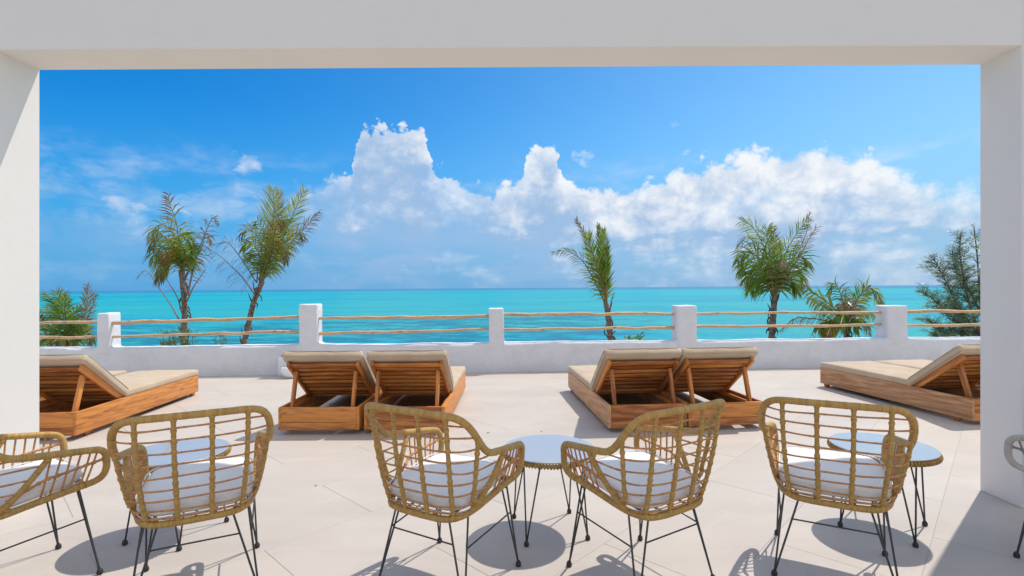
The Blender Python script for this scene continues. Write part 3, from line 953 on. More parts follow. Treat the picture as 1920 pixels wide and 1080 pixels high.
chairs = [((-1.454, 2.398), 27.2, 'tan rattan armchair seen from behind, left of centre, in front of the left round table'),
          ((-0.299, 2.435), -30, 'tan rattan armchair on the left side of the middle round table, turned towards it'),
          ((0.591, 2.441), 32, 'tan rattan armchair on the right side of the middle round table, turned towards it'),
          ((1.534, 2.498), -28.5, 'tan rattan armchair seen from behind, in front of the right round table'),
          ((-2.295, 2.394), -30.7, 'tan rattan armchair cut by the left edge, beside the left pillar')]
for i, ((x, y), a, lab) in enumerate(chairs):
    place(chair0, i == 0, (x, y, 0), R(a), lab, GC)
gch = build_chair('rattan_chair', 'shade-grey rattan armchair of which only the arm tip shows beside the right pillar', (M['rattan_shaded'], M['cane_shaded']))
gch.location = (2.812, 2.496, 0); gch.rotation_euler = (0, 0, R(32)); gch['group'] = GC

# ------------------------------------------------------------------ small round tables
def build_table():
    root = thing('round_table', '', 'table')
    Rr, Ht = .256, .455
    n = 72; mb = MB()
    prof = [(0, 0), (Rr - .003, 0), (Rr, -.0025), (Rr, -.006), (Rr - .002, -.008), (0, -.008)]
    vs = []; fs = []
    for k in range(n):
        a = 2 * PI * k / n
        for r_, z in prof[1:-1]: vs.append((r_ * math.cos(a), r_ * math.sin(a), Ht + z))
    m_ = len(prof) - 2
    for k in range(n):
        k2 = (k + 1) % n
        for q in range(m_ - 1): fs.append((k * m_ + q, k * m_ + q + 1, k2 * m_ + q + 1, k2 * m_ + q))
    fs.append(tuple(k * m_ for k in range(n))); fs.append(tuple(k * m_ + m_ - 1 for k in reversed(range(n))))
    mb.add(vs, fs); o = mb.build('tabletop', M['glass'], root, smooth=False)
    # woven band: a core ring and a strand wound round it
    mb = MB()
    ring = [Vector(((Rr - .006) * math.cos(2 * PI * k / 90), (Rr - .006) * math.sin(2 * PI * k / 90), Ht - .023)) for k in range(90)]
    tube(mb, ring, .010, 8, closed=True)
    rm = mb.build('rim', M['wicker'], root)
    mb = MB(); P = []
    turns = 96; sg = 9
    for k in range(turns * sg):
        a = 2 * PI * k / (turns * sg); b_ = 2 * PI * k / sg
        r_ = Rr - .006 + math.cos(b_) * .0125; P.append(Vector((r_ * math.cos(a), r_ * math.sin(a), Ht - .023 + math.sin(b_) * .0135)))
    tube(mb, P, .0036, 5, closed=True); mb.build('strand', M['wicker'], rm)
    mb = MB(); ring2 = [v * 1.0 for v in ring]
    tube(mb, [Vector((v.x * .5, v.y * .5, Ht - .012)) for v in ring], .004, 5, closed=True)
    for k in range(4):
        a = PI / 2 * k
        tube(mb, [Vector((.01 * math.cos(a), .01 * math.sin(a), Ht - .016)), Vector(((Rr - .01) * math.cos(a), (Rr - .01) * math.sin(a), Ht - .016))], .005, 6)
    mb.build('top_frame', M['steel'], root)
    for k in range(4):
        a = PI / 2 * k; c, s = math.cos(a), math.sin(a)
        f = Vector((.2376 * c, .2376 * s, .012))
        mb = MB()
        for d in (-1, 1):
            q = Vector((.175 * c - d * .055 * s, .175 * s + d * .055 * c, Ht - .018))
            tube(mb, [q, (q + f) / 2, f], .0045, 7)
        lg = mb.build('leg', M['steel'], root)
        mb = MB()
        tube(mb, [f + Vector((0, 0, z)) for z in (-.012, -.010, -.004, .004, .012, .017)], lambda t, i: [.010, .0125, .0135, .0130, .0095, .004][i], 10)
        mb.build('foot', M['rubber'], lg)
    return root
tab = build_table()
for i, ((x, y), a, lab) in enumerate([((0.200, 2.901), 55.8, 'round glass-topped side table between the two middle rattan chairs'),
                                      ((-1.868, 2.880), 33.9, 'round glass-topped side table behind the left rattan chair, near the left pillar'),
                                      ((2.072, 2.905), 0, 'round glass-topped side table behind the right rattan chair, near the right pillar')]):
    place(tab, i == 0, (x, y, 0), R(a), lab, 'small round side tables with hairpin legs')

# ------------------------------------------------------------------ teak sun loungers
LW, LL, LZ0, LZ1 = 0.75, 2.02, 0.045, 0.255
_mm = {}
def build_lounger(name, label, wood, ang=37.0, side_wood=None):
    root = thing(name, label, 'sun lounger')
    t = .026
    for s in (-1, 1):
        board('side_panel', (s * (LW / 2 - t / 2), 0, (LZ0 + LZ1) / 2), (s * (LW / 2 - t / 2), LL, (LZ0 + LZ1) / 2), t, LZ1 - LZ0, side_wood or wood, root)
    # end panels are two boards each
    for y in (t / 2 - .001, LL - t / 2 + .001):
        zs = LZ0 + .072
        for z0, z1 in ((LZ0, zs - .001), (zs + .001, LZ1 + .001)):
            e = board('end_board', (-LW / 2 + t + .001, y, (z0 + z1) / 2), (LW / 2 - t - .001, y, (z0 + z1) / 2), t - .002, z1 - z0, wood, root)
    # inner battens
    for s in (-1, 1):
        board('batten', (s * (LW / 2 - t - .017), .03, LZ1 - .05), (s * (LW / 2 - t - .017), LL - .03, LZ1 - .05), .03, .035, wood, root)
    board('batten', (-LW / 2 + t + .036, .05, LZ1 - .045), (LW / 2 - t - .036, .05, LZ1 - .045), .036, .03, wood, root)
    # seat slats
    hy = .66
    k = 0; y = hy + .05
    while y < LL - .05:
        board('seat_slat', (-LW / 2 + t + .003, y, LZ1 - .022), (LW / 2 - t - .003, y, LZ1 - .022), .06, .018, wood, root); y += .085
    # backrest
    a = R(ang); d = Vector((0, -math.cos(a), math.sin(a))); nrm = Vector((0, math.sin(a), math.cos(a)))
    hz = LZ1 - .02; BL = .68
    o0 = Vector((0, hy, hz))
    for s in (-1, 1):
        p0 = o0 + Vector((s * (LW / 2 - t - .02), 0, 0)) - d * .02; p1 = p0 + d * (BL + .02)
        board('back_stile', p0, p1, .028, .055, wood, root, up=nrm)
    nS = 8
    for k in range(nS):
        q = o0 + d * (.045 + k * (BL - .085) / (nS - 1)) + nrm * (.004 if k < nS - 1 else .0)
        hw = LW / 2 - t - .036
        w_ = .048 if k < nS - 1 else .06
        board('back_slat', q - Vector((hw, 0, 0)), q + Vector((hw, 0, 0)), w_, .017, wood, root, up=nrm)
    for s in (-1, 1):
        tp = o0 + d * .56 + Vector((s * (LW / 2 - t - .062), 0, 0)) - nrm * .018
        ft = Vector((s * (LW / 2 - t - .062), .085, LZ1 - .075))
        board('prop', ft, tp, .030, .046, wood, root, up=Vector((0, 1, 0)))
    # feet and wheels
    for s in (-1, 1):
        m_ = MB(); x0 = s * (LW / 2 - .045); yy = LL - .07
        vs = [(x0 + i * w, yy + j * w, z) for z, w in ((0.0, .018), (LZ0 + .01, .032)) for i, j in ((-1, -1), (1, -1), (1, 1), (-1, 1))]
        m_.add(vs, [(3, 2, 1, 0), (4, 5, 6, 7), (0, 1, 5, 4), (1, 2, 6, 5), (2, 3, 7, 6), (3, 0, 4, 7)])
        m_.build('foot', wood, root, smooth=False)
        m_ = MB(); cx = s * (LW / 2 - t - .022)
        tube(m_, [Vector((cx + q, .19, .044)) for q in (-.016, -.013, .013, .016)], lambda t_, i: (.038, .044, .044, .038)[i], 24)
        wl = m_.build('wheel', wood, root, smooth=False)
        m_ = MB(); tube(m_, [Vector((cx - s * .02, .19, .044)), Vector((cx + s * .02, .19, .044))], .007, 10); m_.build('axle', M['steel'], wl)
    # mattress in two panels
    MT = .075
    if 's' not in _mm:
        _mm['s'] = rbox_mesh('mattress', (LW + .005, LL - hy + .01, MT), .024, M['mattress'], 3, 5, .006, 2, crown=.010)
        _mm['b'] = rbox_mesh('back_cushion', (LW + .01, .745, MT), .024, M['mattress'], 3, 5, .006, 9, crown=.010)
    link('mattress', _mm['s'], root, (0, (LL + hy) / 2 + .005, LZ1 + MT / 2 - .002))
    hgt = nrm * (MT / 2 + .032)
    cb = o0 + d * (.745 / 2 + .0) + hgt
    mt = Matrix((Vector((1, 0, 0)), -d, nrm)).transposed().to_4x4(); mt.translation = cb
    bc = link('back_cushion', _mm['b'], root, mat=mt)
    for zz in (-1, 1):
        m_ = MB(); hw, hh = (LW + .01) / 2 - .004, .745 / 2 - .004
        z_ = zz * (MT / 2 - .008)
        cs = [Vector((x_, y_, z_)) for x_, y_ in ((-hw, -hh + .03), (-hw, hh - .03), (-hw + .03, hh), (hw - .03, hh), (hw, hh - .03), (hw, -hh + .03), (hw - .03, -hh), (-hw + .03, -hh))]
        tube(m_, catmull(cs, .04, closed=True), .0035, 5, closed=True)
        m_.build('piping', M['piping'], bc)
    return root
K = 1 - LZ0 / H
def floor_pt(px, py): return on_z(px, py, LZ0)
GL = 'teak sun loungers in pairs facing the sea'
lg0 = build_lounger('sun_lounger', '', M['teak'])
lg_grey = build_lounger('sun_lounger', '', M['teak'], side_wood=M['teak_grey'])
def put_lounger(src, first, rl, ang, lab):
    """rl: rear left corner on the floor"""
    a = R(ang); r = Vector((math.cos(a), math.sin(a), 0))
    c = Vector((rl[0], rl[1], 0)) + r * (LW / 2)
    return place(src, first, (c.x, c.y, 0), a, lab, GL)
q = floor_pt(521.7, 807); put_lounger(lg0, True, (q.x, q.y), 0.0, 'teak sun lounger beside the white planter, left one of the pair left of centre')
q2 = (q.x + LW + .045, q.y + .0); put_lounger(lg0, False, q2, -0.3, 'teak sun lounger behind the middle left chair, right one of the pair left of centre')
q = floor_pt(1141, 803); put_lounger(lg_grey, True, (q.x, q.y), 4.4, 'teak sun lounger with duller side panel, left one of the pair right of centre')
q = floor_pt(1288, 800); put_lounger(lg0, False, (q.x + .02, q.y), 6.2, 'teak sun lounger behind the middle right chair, right one of the pair right of centre')
a = R(3.4); q = floor_pt(143, 817); rl = q - Vector((math.cos(a), math.sin(a), 0)) * LW
put_lounger(lg0, False, (rl.x, rl.y), 3.4, 'teak sun lounger on the far left with its bright orange side panel in full view')
rl2 = rl - Vector((math.cos(a), math.sin(a), 0)) * (LW + .09)
put_lounger(lg0, False, (rl2.x, rl2.y + .0), 5.0, 'teak sun lounger on the far left, mostly hidden behind the pillar and its neighbour')
q = floor_pt(1823.6, 789.5); put_lounger(lg_grey, False, (q.x, q.y), 7.6, 'teak sun lounger at far right with a long brown side panel and wooden wheel')
a = R(7.6); put_lounger(lg0, False, (q.x + math.cos(a) * (LW + .06), q.y + math.sin(a) * (LW + .06)), 7.6, 'teak sun lounger at far right showing only its pale mattress behind its neighbour')

# ------------------------------------------------------------------ planter by the parapet
pa = on_z(520.5, 705.5)
pl = thing('planter', 'white square planter with a round bowl in front, against the parapet', 'planter', (pa.x + .17, pa.y + .15, 0))
link('pot', rbox_mesh('pot', (.34, .28, .30), .012, M['pot'], 3, 3, .004, 4), pl, (0, 0, .15))
link('soil', rbox_mesh('soil', (.27, .22, .016), .004, M['soil'], 1), pl, (0, 0, .304))
mb = MB()
tube(mb, [Vector((.10, -.26, z)) for z in (0, .02, .06, .11, .15, .17, .175, .16)], lambda t, i: (.09, .115, .145, .16, .155, .145, .125, .115)[i], 24)
mb.build('bowl', M['pot'], pl)

# ------------------------------------------------------------------ palms
def frond(parent, P, L, mat, n=46, droop=.5, stalk='stalk', seed=0, r0=.02, one=0, fwd=.75, t0=.16, tip=1.0, tilt=0.0, w=.025, thin=1.0, curl=.5):
    rg = random.Random(seed * 977 + 13)
    n = int(n * .56); w = w * 1.2; L = L * 1.14
    path = catmull(P, .07); N = len(path)
    mb = MB()
    tube(mb, path, lambda t, i: r0 * (1 - .85 * t) + .003, 6, mi=1)
    Ls = [0]
    for i in range(1, N): Ls.append(Ls[-1] + (path[i] - path[i - 1]).length)
    tot = Ls[-1]
    def at(t):
        s = t * tot
        for i in range(1, N):
            if Ls[i] >= s:
                k = (s - Ls[i - 1]) / max(1e-6, Ls[i] - Ls[i - 1])
                return path[i - 1].lerp(path[i], k), (path[i] - path[i - 1]).normalized()
        return path[-1], (path[-1] - path[-2]).normalized()
    nv = Vector((rg.uniform(-.3, .3) + tilt, -1, rg.uniform(-.2, .3))).normalized()
    for side in (-1, 1):
        if one and side != one and True: nn = int(n * .35)
        else: nn = n
        for k in range(nn):
            if rg.random() > thin: continue
            t = t0 + (1 - t0) * (k + rg.random() * .7) / nn
            p, T = at(min(t, 1))
            sv = T.cross(nv).normalized() * side
            q = (t - t0) / (1 - t0)
            ln = L * (.45 + .75 * math.sin(PI * min(1, q * .85 + .12)) ** .8) * (1 - .35 * q) * rg.uniform(.75, 1.15)
            fw = fwd + .8 * q * tip
            dirv = (T * fw + sv * rg.uniform(.7, 1.0) + nv * rg.uniform(-.35, .35) + Vector((0, 0, -droop * rg.uniform(.5, 1.3)))).normalized()
            m_ = p + dirv * ln * .5
            d2 = (dirv + Vector((0, 0, -curl * droop * 2 * rg.uniform(.4, 1.4))) + Vector((rg.uniform(-.15, .15), rg.uniform(-.15, .15), 0))).normalized()
            e = m_ + d2 * ln * .5
            wv = dirv.cross(nv + Vector((rg.uniform(-.7, .7), 0, rg.uniform(-.7, .7)))).normalized() * w * .5
            mb.add([p - wv * .5, p + wv * .5, m_ + wv, m_ - wv, e], [(0, 1, 2, 3), (3, 2, 4)],
                   [[(t, 0), (t, 0), (t, .5), (t, .5)], [(t, .5), (t, .5), (t, 1)]], 0)
    return mb.build('frond', [M[mat], M[stalk]], parent, smooth=False)

def palm(label, Y, O, sc, trunk, r_tr, fronds, group, extra=(), base_z=-3.6):
    """O: origin and sc: scale of the crop in which the points were read"""
    def W(p, dy=0.0):
        return on_y(O[0] + p[0] / sc, O[1] + p[1] / sc, Y + dy)
    b = W(trunk[0]); root = thing('palm_tree', label, 'palm tree', (b.x, Y, base_z), group=group)
    off = Vector((b.x, Y, base_z))
    def loc(p, dy=0): return W(p, dy) - off
    # trunk down to the ground
    tp = [loc(p) for p in trunk]
    d0 = (tp[0] - tp[1]); foot_ = Vector((tp[0].x + d0.x / max(.2, abs(d0.z)) * .5, 0, 0))
    pts_ = catmull([foot_, (foot_ + tp[0]) / 2] + tp + [tp[-1] * 1.35 - tp[-2] * .35 if False else tp[-1] + (tp[-1] - tp[-2]).normalized() * .22], .06)
    mb = MB()
    tube(mb, pts_, lambda t, i: r_tr * (1.15 - .38 * t) * (1 + .07 * math.sin(i * 2.1)) + noise.noise(Vector((t * 30, label.__len__(), 0))) * .010, 12)
    mb.build('trunk', M['bark'], root)
    # old leaf bases and fibre round the top of the trunk
    rg = random.Random(len(label)); mb = MB()
    for k in range(26):
        t = rg.uniform(.62, 1.0); i = int(t * (len(pts_) - 1)); c = pts_[i]
        a = rg.uniform(0, 2 * PI); o_ = Vector((math.cos(a), math.sin(a), 0)) * r_tr * .8
        ln = rg.uniform(.10, .34)
        P = [c + o_ * .6, c + o_ * 1.3 + Vector((0, 0, ln * .4)), c + o_ * rg.uniform(1.4, 2.6) + Vector((0, 0, ln))] if rg.random() < .6 else \
            [c + o_, c + o_ * 1.8 + Vector((0, 0, -ln * .3)), c + o_ * 1.9 + Vector((rg.uniform(-.03, .03), 0, -ln))]
        tube(mb, catmull(P, .06), lambda t_, i_: .026 * (1 - .75 * t_), 5)
    mb.build('leaf_bases', M['fibre'], root)
    for n_, fd in enumerate(fronds):
        fd = dict(fd); pts2 = fd.pop('p'); dy = fd.pop('dy', random.Random(n_ + 5).uniform(-.5, .5))
        P = [loc(p, dy * (k / (len(pts2) - 1)) ** 1.3) for k, p in enumerate(pts2)]
        frond(root, P, seed=n_ + len(label), **fd)
    return root
GP = 'palm trees standing between the terrace and the sea'
F = dict
palm('windblown palm with a torn upright yellow frond, left of its leaning neighbour', 14.0, (60, 330), 3.086,
     [(880, 1010), (880, 900), (884, 780), (878, 680), (868, 590)], .085, [
    F(p=[(870, 560), (852, 400), (835, 270), (800, 165), (785, 100)], L=.42, mat='y', n=46, one=-1, w=.034, droop=.5, dy=-.2, t0=.3, thin=.85),
    F(p=[(868, 560), (845, 400), (790, 300), (735, 285), (698, 340), (692, 430)], L=.55, mat='ol', n=50, droop=.9, dy=-.4),
    F(p=[(868, 555), (840, 430), (780, 360), (720, 350), (690, 400)], L=.55, mat='g', n=50, droop=.8, dy=.4),
    F(p=[(866, 555), (820, 450), (760, 410), (715, 440), (700, 500)], L=.5, mat='g', n=46, droop=.9, dy=-.6),
    F(p=[(866, 560), (835, 470), (800, 440), (755, 500), (735, 590)], L=.55, mat='ol', n=50, droop=1.0, dy=-.3),
    F(p=[(868, 560), (850, 470), (820, 430), (780, 440), (760, 480)], L=.45, mat='y', n=40, droop=.9, dy=-.7),
    F(p=[(870, 555), (868, 430), (850, 350), (890, 330), (920, 370)], L=.55, mat='g', n=50, droop=.8, dy=.3),
    F(p=[(872, 555), (880, 450), (900, 380), (925, 400), (935, 450)], L=.5, mat='g', n=46, droop=.9, dy=-.2),
    F(p=[(872, 560), (890, 470), (870, 400), (830, 370)], L=.55, mat='g', n=46, droop=.7, dy=-.5),
    F(p=[(868, 570), (850, 520), (800, 500), (750, 560), (720, 620)], L=.42, mat='ol', n=30, droop=1.0, dy=-.2),
    F(p=[(870, 575), (880, 520), (905, 470), (930, 500)], L=.45, mat='g', n=40, droop=.9, dy=-.3),
    F(p=[(900, 690), (935, 530), (975, 400), (1020, 290), (1050, 240), (1080, 280)], L=.40, mat='dry', n=46, droop=1.1, stalk='dstalk', dy=-.2, thin=.8, r0=.028),
    F(p=[(885, 600), (930, 500), (975, 430), (1010, 330), (1030, 400)], L=.40, mat='dry', n=38, droop=1.0, stalk='dstalk', dy=.3, thin=.7),
    F(p=[(850, 830), (800, 740), (730, 640), (660, 548), (600, 600)], L=.16, mat='pur', n=10, droop=.6, stalk='dstalk', dy=.2, thin=.6, t0=.7, w=.01),
    F(p=[(862, 770), (840, 700), (805, 640), (775, 590)], L=.14, mat='pur', n=8, droop=.6, stalk='dstalk', dy=-.2, thin=.5, t0=.6, w=.01),
    F(p=[(900, 720), (930, 650), (970, 590), (1005, 535)], L=.14, mat='pur', n=8, droop=.6, stalk='dstalk', dy=-.2, thin=.5, t0=.6, w=.01)], GP)
palm('leaning palm with broad light-green upright fronds and dead grey fronds on its left', 14.4, (60, 330), 3.086,
     [(1222, 1010), (1245, 900), (1268, 790), (1290, 710), (1318, 645)], .085, [
    F(p=[(1320, 620), (1355, 470), (1385, 330), (1400, 200), (1395, 80)], L=.62, mat='lg', n=60, droop=.15, dy=-.3, one=0, t0=.35, fwd=.9),
    F(p=[(1320, 620), (1370, 470), (1405, 300), (1425, 180), (1430, 95)], L=.40, mat='dry', n=50, droop=.1, dy=.1, t0=.4, fwd=1.0),
    F(p=[(1322, 620), (1400, 470), (1470, 310), (1530, 180), (1575, 80)], L=.5, mat='lg', n=60, droop=.2, dy=.2, t0=.3, fwd=.9),
    F(p=[(1325, 620), (1420, 490), (1510, 370), (1590, 290), (1665, 210)], L=.38, mat='dry', n=44, droop=.5, dy=-.1, stalk='dstalk', t0=.3),
    F(p=[(1325, 615), (1400, 470), (1470, 380), (1530, 330), (1580, 360)], L=.5, mat='ol', n=50, droop=.8, dy=-.4),
    F(p=[(1320, 610), (1370, 470), (1420, 380), (1460, 420), (1470, 500)], L=.5, mat='ol', n=50, droop=1.0, dy=-.5),
    F(p=[(1318, 610), (1330, 460), (1310, 360), (1250, 310), (1200, 350)], L=.5, mat='ol', n=50, droop=.8, dy=-.3),
    F(p=[(1318, 610), (1320, 480), (1290, 400), (1240, 380), (1215, 430)], L=.5, mat='g', n=50, droop=.9, dy=.3),
    F(p=[(1318, 610), (1325, 510), (1300, 450), (1260, 450), (1240, 480)], L=.45, mat='g', n=46, droop=.9, dy=-.6),
    F(p=[(1320, 610), (1350, 450), (1340, 330), (1300, 260), (1290, 290)], L=.5, mat='g', n=50, droop=.6, dy=.4),
    F(p=[(1322, 610), (1390, 440), (1430, 330), (1460, 260), (1500, 250)], L=.5, mat='g', n=50, droop=.5, dy=.4),
    F(p=[(1322, 610), (1380, 440), (1420, 320), (1440, 250), (1470, 300)], L=.55, mat='g', n=50, droop=.6, dy=-.1),
    F(p=[(1312, 640), (1355, 500), (1395, 370), (1420, 275), (1450, 290)], L=.40, mat='y', n=36, droop=.9, dy=-.7, r0=.035, t0=.5),
    F(p=[(1320, 620), (1385, 500), (1440, 440), (1480, 440)], L=.45, mat='ol', n=40, droop=.9, dy=-.6),
    F(p=[(1285, 680), (1220, 590), (1130, 500), (1060, 440), (1000, 420)], L=.52, mat='pur', n=40, droop=1.3, stalk='dstalk', dy=-.3, w=.009, thin=.8, curl=.8),
    F(p=[(1295, 610), (1240, 520), (1190, 450), (1130, 385), (1060, 395)], L=.50, mat='pur', n=40, droop=1.2, stalk='dstalk', dy=.2, w=.009, thin=.8, curl=.8),
    F(p=[(1300, 620), (1305, 560), (1308, 500)], L=.1, mat='pur', n=6, droop=.6, stalk='dstalk', dy=0, w=.01)], GP)
palm('thin palm with a few narrow upright fronds, standing alone right of the middle', 13.6, (980, 380), 3.6,
     [(592, 960), (590, 880), (580, 800), (570, 730)], .085, [
    F(p=[(562, 710), (530, 620), (470, 500), (400, 390), (300, 325), (205, 335)], L=.36, mat='ol', n=60, droop=.55, dy=-.3, one=0, t0=.12, w=.016, thin=.9),
    F(p=[(566, 710), (540, 560), (490, 380), (430, 230), (362, 105)], L=.30, mat='ol', n=70, droop=.2, dy=0, one=-1, fwd=1.3, t0=.2),
    F(p=[(568, 710), (550, 520), (525, 330), (512, 150)], L=.30, mat='g', n=66, droop=.1, dy=.3, fwd=1.4, t0=.2),
    F(p=[(570, 710), (565, 520), (555, 340), (545, 180)], L=.34, mat='g', n=66, droop=.1, dy=-.3, fwd=1.3, t0=.2),
    F(p=[(566, 710), (540, 580), (500, 430), (455, 290), (440, 210)], L=.46, mat='g', n=60, droop=.25, dy=-.5, fwd=1.0, t0=.2),
    F(p=[(568, 710), (555, 600), (520, 480), (480, 380)], L=.4, mat='ol', n=50, droop=.5, dy=-.2, fwd=.8),
    F(p=[(570, 710), (562, 600), (550, 480), (560, 380), (570, 300)], L=.3, mat='g', n=50, droop=.2, dy=-.2, fwd=1.2),
    F(p=[(588, 740), (598, 670), (620, 605)], L=.10, mat='dry', n=10, droop=.2, dy=0, stalk='dstalk', fwd=1.6, w=.012)], GP)
palm('full green palm with a spreading crown, the largest one right of the middle', 13.8, (1340, 380), 3.6,
     [(385, 960), (388, 860), (395, 760), (402, 670)], .095, [
    F(p=[(400, 640), (370, 440), (320, 270), (250, 160), (180, 120)], L=.55, mat='lg', n=60, droop=.5, dy=-.3),
    F(p=[(400, 640), (350, 420), (290, 290), (210, 230), (150, 310)], L=.45, mat='pur', n=50, droop=.9, dy=-.1, stalk='stalk', w=.014),
    F(p=[(398, 640), (350, 480), (280, 360), (210, 330), (150, 400)], L=.62, mat='g', n=60, droop=.8, dy=-.5, w=.028),
    F(p=[(398, 640), (350, 510), (280, 420), (220, 400), (170, 460)], L=.65, mat='g', n=60, droop=.8, dy=.3, w=.028),
    F(p=[(398, 640), (355, 540), (300, 470), (240, 480), (200, 530)], L=.65, mat='g', n=60, droop=.9, dy=-.3, w=.028),
    F(p=[(398, 640), (370, 560), (320, 520), (270, 540), (240, 590)], L=.6, mat='g', n=56, droop=.9, dy=.5, w=.028),
    F(p=[(400, 640), (385, 480), (370, 320), (350, 200), (380, 160)], L=.5, mat='g', n=56, droop=.4, dy=-.2),
    F(p=[(402, 640), (405, 460), (400, 300), (395, 190)], L=.45, mat='ol', n=56, droop=.3, dy=.2, fwd=1.1),
    F(p=[(404, 640), (440, 460), (490, 320), (560, 200), (635, 105)], L=.48, mat='g', n=60, droop=.3, dy=.3, w=.024),
    F(p=[(404, 640), (470, 470), (560, 330), (620, 200), (640, 60)], L=.30, mat='pur', n=46, droop=.3, dy=0, stalk='dstalk', w=.013),
    F(p=[(404, 640), (480, 500), (570, 370), (640, 240), (690, 165)], L=.36, mat='dry', n=50, droop=.4, dy=-.3, w=.016),
    F(p=[(404, 640), (450, 500), (520, 400), (590, 360), (630, 420)], L=.6, mat='g', n=60, droop=.8, dy=-.4, w=.026),
    F(p=[(404, 640), (450, 540), (510, 470), (570, 460), (600, 520)], L=.6, mat='g', n=60, droop=.9, dy=.3, w=.026),
    F(p=[(404, 640), (440, 560), (490, 520), (530, 540), (560, 600)], L=.55, mat='g', n=54, droop=.9, dy=-.4, w=.026),
    F(p=[(402, 640), (430, 460), (450, 340), (430, 270)], L=.5, mat='g', n=50, droop=.6, dy=-.5),
    F(p=[(400, 640), (380, 500), (340, 400), (300, 380)], L=.5, mat='g', n=50, droop=.8, dy=-.7),
    F(p=[(402, 640), (415, 520), (430, 400), (460, 420)], L=.35, mat='dry', n=40, droop=.8, dy=-.7, w=.018)], GP)
palm('short palm with hanging yellow-green and dark dead fronds, just left of the last white post', 13.2, (1340, 380), 3.6,
     [(890, 990), (890, 930), (892, 870)], .085, [
    F(p=[(885, 830), (810, 720), (730, 650), (650, 600), (600, 560)], L=.42, mat='ol', n=56, droop=.8, dy=-.3),
    F(p=[(885, 830), (790, 730), (700, 680), (640, 650)], L=.42, mat='lg', n=50, droop=.8, dy=-.5),
    F(p=[(888, 820), (868, 680), (835, 580), (800, 545), (765, 620)], L=.32, mat='g', n=50, droop=.8, dy=.2),
    F(p=[(895, 820), (930, 720), (980, 630), (1040, 575), (1100, 620), (1135, 710)], L=.42, mat='lg', n=60, droop=.7, dy=-.3),
    F(p=[(895, 820), (940, 700), (1000, 600), (1050, 570)], L=.35, mat='g', n=50, droop=.4, dy=.3),
    F(p=[(890, 820), (885, 720), (880, 640), (888, 570)], L=.28, mat='dry', n=40, droop=.9, dy=0, w=.016),
    F(p=[(890, 830), (875, 740), (870, 670), (850, 700)], L=.4, mat='dry', n=40, droop=1.0, dy=-.4),
    F(p=[(892, 830), (915, 740), (920, 670), (940, 700)], L=.4, mat='dry', n=40, droop=1.0, dy=-.4),
    F(p=[(880, 870), (800, 800), (740, 810), (700, 850)], L=.5, mat='g', n=50, droop=1.0, dy=-.3),
    F(p=[(880, 870), (820, 820), (780, 850), (760, 900)], L=.5, mat='y', n=50, droop=1.0, dy=-.6),
    F(p=[(900, 860), (960, 790), (1010, 800), (1045, 880)], L=.36, mat='pur', n=44, droop=1.1, dy=-.3, w=.016),
    F(p=[(895, 860), (900, 780), (870, 760), (850, 820)], L=.5, mat='g', n=50, droop=1.0, dy=-.8),
    F(p=[(895, 860), (920, 800), (950, 790), (960, 850)], L=.5, mat='g', n=50, droop=1.0, dy=-.6),
    F(p=[(880, 860), (860, 800), (820, 790), (790, 830)], L=.5, mat='g', n=50, droop=1.0, dy=.5),
    F(p=[(870, 860), (760, 800), (640, 780), (540, 785), (440, 870)], L=.26, mat='pur', n=50, droop=1.0, stalk='dstalk', dy=-.2, w=.014),
    F(p=[(890, 850), (900, 790), (960, 740), (1040, 740), (1090, 780)], L=.3, mat='lg', n=44, droop=.7, dy=.5)], GP)
palm('young palm low on the far left, behind the rails next to the left pillar', 12.6, (60, 330), 3.086,
     [(215, 1080), (212, 1040), (208, 1000)], .08, [
    F(p=[(205, 990), (190, 860), (170, 750), (140, 670)], L=.42, mat='g', n=56, droop=.4, dy=0),
    F(p=[(205, 990), (180, 860), (130, 740), (70, 680)], L=.42, mat='g', n=56, droop=.5, dy=-.3, w=.018),
    F(p=[(203, 990), (150, 880), (90, 800), (30, 780)], L=.42, mat='ol', n=50, droop=.5, dy=.3, w=.018),
    F(p=[(207, 990), (200, 860), (190, 760), (200, 690)], L=.42, mat='g', n=56, droop=.5, dy=-.5),
    F(p=[(208, 990), (225, 870), (245, 790), (280, 760)], L=.45, mat='g', n=50, droop=.6, dy=.2),
    F(p=[(208, 990), (240, 900), (270, 860), (300, 870)], L=.4, mat='g', n=50, droop=.7, dy=-.3),
    F(p=[(203, 990), (170, 920), (120, 900), (80, 950)], L=.45, mat='g', n=50, droop=.8, dy=-.3),
    F(p=[(207, 1000), (190, 940), (160, 920), (130, 960)], L=.45, mat='ol', n=46, droop=.8, dy=-.6),
    F(p=[(220, 1000), (280, 900), (310, 780), (325, 690), (318, 635)], L=.34, mat='dry', n=50, droop=.3, dy=.2, fwd=1.0),
    F(p=[(225, 1010), (300, 900), (330, 800), (360, 730), (378, 680)], L=.22, mat='dry', n=44, droop=.5, dy=-.2, stalk='dstalk', w=.014),
    F(p=[(220, 1000), (270, 940), (320, 900), (350, 960)], L=.38, mat='ol', n=46, droop=.8, dy=-.2),
    F(p=[(200, 1000), (120, 960), (60, 880), (35, 800)], L=.35, mat='y', n=40, droop=.5, dy=-.2)], GP)

